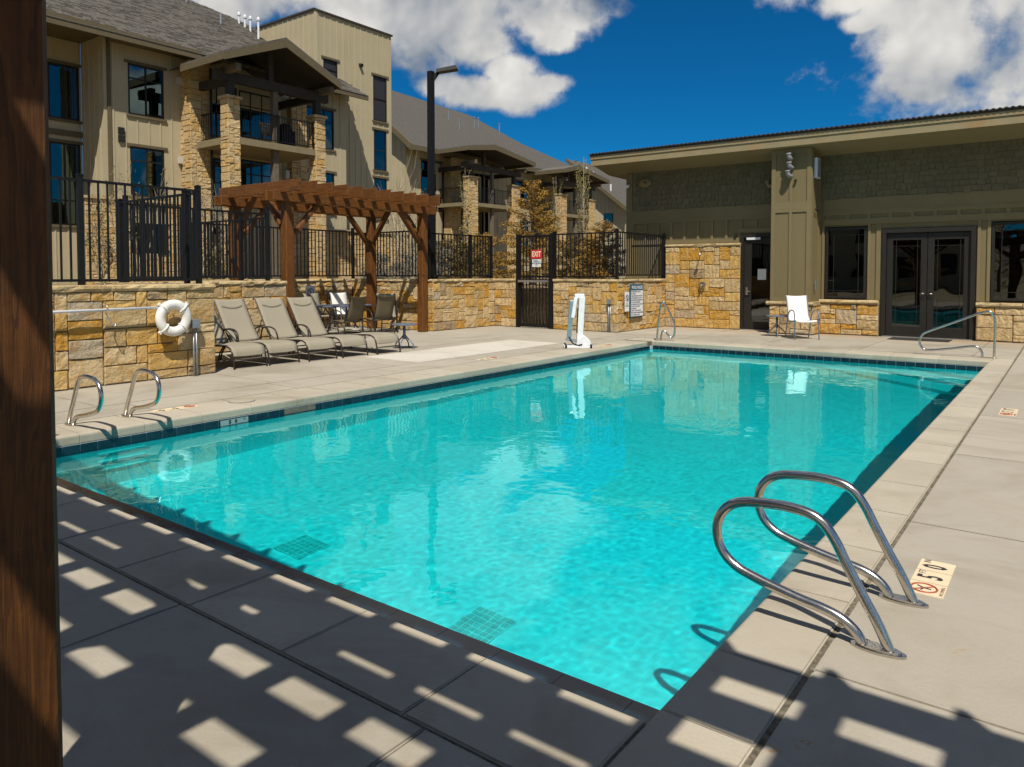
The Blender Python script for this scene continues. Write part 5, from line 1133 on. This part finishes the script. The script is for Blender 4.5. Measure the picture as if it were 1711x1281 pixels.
# ================================================================== LAMP POST
s_ = thing('lamp_post', 'tall black lamp post with one flat lamp head behind the fence', 'street lamp', (-12.5, 12.16, 1.1))
q = MB(); q.box((-12.57, 12.09, 1.1), (-12.43, 12.23, 6.8)); q.build('pole', 'black_metal', s_)
d = Vector((_r.x, _r.y, 0)); b = Vector((-12.5, 12.16, 0))
q = MB().poly([b+d*.05+Vector((0, 0, 6.50)), b+d*.05+Vector((0, 0, 6.74)), b+d*.25+Vector((0, 0, 6.80)), b+d*.2+Vector((0, 0, 6.72))], (-d.y*.07, d.x*.07, 0)); q.build('arm', 'black_metal', s_)
n = Vector((-d.y, d.x, 0))
q = MB().add([b+d*.15+n*-.13+Vector((0, 0, 6.75)), b+d*.72+n*-.15+Vector((0, 0, 6.84)), b+d*.72+n*.15+Vector((0, 0, 6.84)), b+d*.15+n*.13+Vector((0, 0, 6.75)), b+d*.15+n*-.1+Vector((0, 0, 6.84)), b+d*.66+n*-.12+Vector((0, 0, 6.94)), b+d*.66+n*.12+Vector((0, 0, 6.94)), b+d*.15+n*.1+Vector((0, 0, 6.84))], [(0, 3, 2, 1), (4, 5, 6, 7), (0, 1, 5, 4), (1, 2, 6, 5), (2, 3, 7, 6), (3, 0, 4, 7)]); q.build('lamp_head', 'black_metal', s_)
for k in (.42, .57): c = b+d*k+Vector((0, 0, 6.78+.1*(k-.15)/.57-.0)); MB().lathe([(.045, 0), (.05, .012)], (c.x, c.y, c.z-.005), 10).build('lens', 'lens_amber', s_)
bx('base_collar', (-12.62, 12.04, 1.1), (-12.38, 12.28, 1.45), 'black_metal', s_)

# ================================================================== PLANTS
def leafy(q, c, d, L, w, r, flat=0):
    d = Vector(d).normalized(); s = d.cross(Vector((r.uniform(-1, 1), r.uniform(-1, 1), r.uniform(-1, 1)))).normalized(); c = Vector(c)
    n = len(q.v); q.v += [tuple(c), tuple(c+d*L*.5+s*w), tuple(c+d*L), tuple(c+d*L*.5-s*w)]; q.f.append((n, n+1, n+2, n+3))
def conifer(label, x, y, zb, h, rad, m_, seed, n=46, dens=60, group='golden conifers beyond the fence'):
    r = random.Random(seed); T_ = thing('conifer', label, 'tree', (x, y, zb), group)
    MB().tube([(x, y, zb), (x+.04, y, zb+h*.5), (x, y, zb+h*.97)], [rad*.09, rad*.05, .01], 7).build('trunk', 'bark', T_)
    q = MB(); bq = MB()
    for i in range(n):
        f = (i+.5)/n; z = zb+.25+(h-.3)*f; a = i*2.399+r.uniform(-.4, .4); L = rad*(1-f)**.75*r.uniform(.7, 1.18)+.12
        d = Vector((math.cos(a), math.sin(a), r.uniform(-.12, .3)+.25*f)); p0 = Vector((x, y, z)); p1 = p0+d*L
        bq.tube([p0, p0+d*L*.55+Vector((0, 0, -.05*L)), p1], [.018, .011, .004], 4)
        for k in range(int(dens*L*4.6)+20):
            u = r.uniform(.15, 1)**.8; c = p0+d*L*u+Vector((r.gauss(0, .07), r.gauss(0, .07), r.gauss(-.02, .05)))*(1.25-u*.5)
            dd = d+Vector((r.uniform(-.9, .9), r.uniform(-.9, .9), r.uniform(-.35, .75))); leafy(q, c, dd, r.uniform(.045, .10), r.uniform(.009, .017), r)
    bq.build('branches', 'bark', T_); q.build('crown', m_, T_)
def shrub(label, x, y, zb, h, rad, m_, seed, n=2600, leaf=.05, group=None, name='shrub', sy=1., cat='shrub'):
    r = random.Random(seed); T_ = thing(name, label, cat, (x, y, zb), group); q = MB(); st = MB()
    cl = [(Vector((x+r.uniform(-.75, .75)*rad, y+r.uniform(-.75, .75)*rad*sy, zb+h*r.uniform(.25, .85))), r.uniform(.18, .42)*rad) for _ in range(15)]
    for c, s in cl: st.tube([(x+r.uniform(-.1, .1), y, zb), ((x+c.x)/2, (y+c.y)/2, (zb+c.z)/2+.1), c], [.02, .014, .006], 4)
    for i in range(n):
        c, s = cl[r.randrange(len(cl))]; v = Vector((r.gauss(0, 1), r.gauss(0, 1), r.gauss(0, .9))); v = v.normalized()*s*r.uniform(.35, 1.1); leafy(q, c+v, v+Vector((0, 0, .3)), leaf*r.uniform(.7, 1.4), leaf*.32, r)
    st.build('stems', 'bark', T_); q.build('foliage', m_, T_)
def bare(label, x, y, zb, h, seed, m_='twig', leaves=None, spread=.5, n=5, group='bare spring shrubs beyond the fence', name='bare_shrub', cat='shrub', ln=500, lw=.03):
    r = random.Random(seed); T_ = thing(name, label, cat, (x, y, zb), group); q = MB(); tips = []
    def br(p, d, L, rad, k):
        e = p+d*L*.5+Vector((r.uniform(-.05, .05), r.uniform(-.05, .05), 0))*L; f = e+(d+Vector((0, 0, .12))).normalized()*L*.5; q.tube([p, e, f], [rad, rad*.8, rad*.55], 3 if k < 2 else 4)
        tips.append((e, d)); tips.append((f, d))
        if k > 0:
            for _ in range(r.choice((2, 3, 3))):
                nd = (d+Vector((r.uniform(-1, 1), r.uniform(-1, 1), r.uniform(-.2, .6)))*spread).normalized(); br(e if r.random() < .4 else f, nd, L*r.uniform(.55, .8), rad*.6, k-1)
    for i in range(n): br(Vector((x, y, zb)), Vector((r.uniform(-1, 1)*spread*.6, r.uniform(-1, 1)*spread*.6, 1)).normalized(), h*r.uniform(.33, .45), .012+.004*h, 3)
    q.build('branches', m_, T_)
    if leaves:
        l = MB()
        for i in range(ln): e, d = tips[r.randrange(len(tips))]; leafy(l, e+Vector((r.gauss(0, .06), r.gauss(0, .06), r.gauss(0, .08))), (r.uniform(-1, 1), r.uniform(-1, 1), .6), r.uniform(.05, .1), lw, r)
        l.build('foliage', leaves, T_)
conifer('golden conifer with upswept branches rising above the exit gate', -12.6, 16.9, 1.05, 3.35, 1.35, 'gold_needles', 201, 52, 62)
conifer('low golden conifer beside the exit gate conifer, nearer the lamp post', -14.6, 16.9, 1.05, 1.75, 1.0, 'gold_needles', 202, 30, 60)
conifer('rounded golden conifer seen through the fence by the lamp post', -14.6, 15.2, 1.0, 1.55, .9, 'olive_needles', 203, 28, 70)
conifer('dark conifer straight behind the exit gate', -11.9, 18.4, .6, 2.1, 1.3, 'olive_needles', 204, 40, 70)
conifer('golden conifer between the exit gate and the columnar poplar', -11.0, 18.6, .9, 2.3, 1.1, 'gold_needles', 205, 36, 62)
conifer('low golden conifer close behind the pool lift fence', -10.6, 17.2, 1.0, 1.5, .8, 'gold_needles', 206, 26, 70)
conifer('small dark conifer behind the fence beside the pergola', -13.6, 14.9, 1.0, 1.45, .85, 'olive_needles', 207, 26, 70)
conifer('golden conifer across the deck, seen in the clubhouse door glass', -8.0, -27, 0, 5.5, 2.0, 'gold_needles', 208, 60, 22, group=None)
conifer('olive conifer across the deck, seen in the clubhouse glass beside the golden one', -3.2, -30, 0, 6.0, 2.2, 'olive_needles', 209, 60, 22, group=None)
# columnar poplars
def poplar(label, x, y, zb, h, rad, seed, m_='spring_leaf', n=1500):
    r = random.Random(seed); T_ = thing('columnar_tree', label, 'tree', (x, y, zb), 'slim columnar trees beyond the fence'); q = MB(); l = MB()
    q.tube([(x, y, zb), (x+.03, y, zb+h*.5), (x, y, zb+h)], [.04, .025, .004], 6)
    for i in range(34):
        a = r.uniform(0, 6.28); z0 = zb+h*r.uniform(.05, .75); L = h*r.uniform(.18, .3); rr = rad*r.uniform(.5, 1)
        p1 = Vector((x+math.cos(a)*rr, y+math.sin(a)*rr, z0+L)); q.tube([(x, y, z0), (x+math.cos(a)*rr*.7, y+math.sin(a)*rr*.7, z0+L*.4), p1], [.012, .008, .003], 3)
        for k in range(n//34): u = r.uniform(.2, 1); c = Vector((x, y, z0)).lerp(p1, u)+Vector((r.gauss(0, .05), r.gauss(0, .05), r.gauss(0, .08))); leafy(l, c, (math.cos(a), math.sin(a), 1.2), r.uniform(.05, .09), .02, r)
    q.build('branches', 'twig', T_); l.build('crown', m_, T_)
poplar('slim columnar tree with green spring leaves in front of the second porch', -15.2, 24.2, 1.1, 5.2, .38, 301)
poplar('very slim columnar tree in front of the first porch of the second block', -18.4, 20.4, 1.1, 4.6, .24, 302, n=900)
poplar('short columnar tree between two porches of the second block', -20.3, 29.8, 1.1, 5.4, .3, 303, n=900)
bare('tall bare shrub with pale twigs in front of the paired windows', -15.0, 5.6, 1.05, 2.5, 401, leaves='olive_needles', ln=260, lw=.015)
bare('bare shrub whose twigs rise over the tall corner fence post', -16.0, 7.6, 1.05, 2.6, 402)
bare('pale bare shrub between the stone pier and the pergola', -17.0, 9.0, 1.05, 2.4, 403)
bare('bare thicket behind the lamp post', -16.6, 15.4, 1.05, 3.2, 404, leaves='spring_leaf', ln=220, lw=.015)
bare('bare tree rising in front of the second block window', -22.0, 20.0, 1.05, 5.4, 405, name='bare_tree', cat='tree')
bare('leafing shrub with olive twigs above the fence near the wall corner window', -14.6, 4.7, 1.05, 1.9, 406, leaves='olive_needles', ln=500, lw=.014)
shrub('round grey bush behind the pergola alcove fence', -14.0, 13.2, 1.0, 1.25, .95, 'grey_leaf', 501, 5200, .045, group='grey bushes beyond the fence')
shrub('grey bush in front of the patio wall, closer to the stair tower', -15.9, 13.6, 1.0, 1.1, .85, 'grey_leaf', 502, 3800, .045, group='grey bushes beyond the fence')
shrub('dark leafy bush behind the alcove fence below the porch', -17.3, 8.9, 1.0, 1.2, .7, 'spring_leaf', 503, 1500, .06, group=None)
for i, (x, y, s) in enumerate(((-10.9, 17.1, .16), (-10.2, 17.4, .22), (-11.15, 17.6, .14))):
    r = random.Random(i+600); bm = bmesh.new(); bmesh.ops.create_icosphere(bm, subdivisions=2, radius=s)
    for v in bm.verts: v.co *= 1+.35*noise.noise(v.co*6+Vector((i, 0, 0))); v.co.z *= .7
    bmesh.ops.translate(bm, vec=(x, y, terr(x, y)+s*.4), verts=bm.verts); o = finish(bm, 'rock', 'rock', None, smooth=False, loc=(x, y, terr(x, y))); tag(o, ['small grey rock beside the path behind the gate', 'largest grey rock on the slope behind the gate', 'grey rock half hidden behind the gate post'][i], 'rock', 'rocks behind the gate')
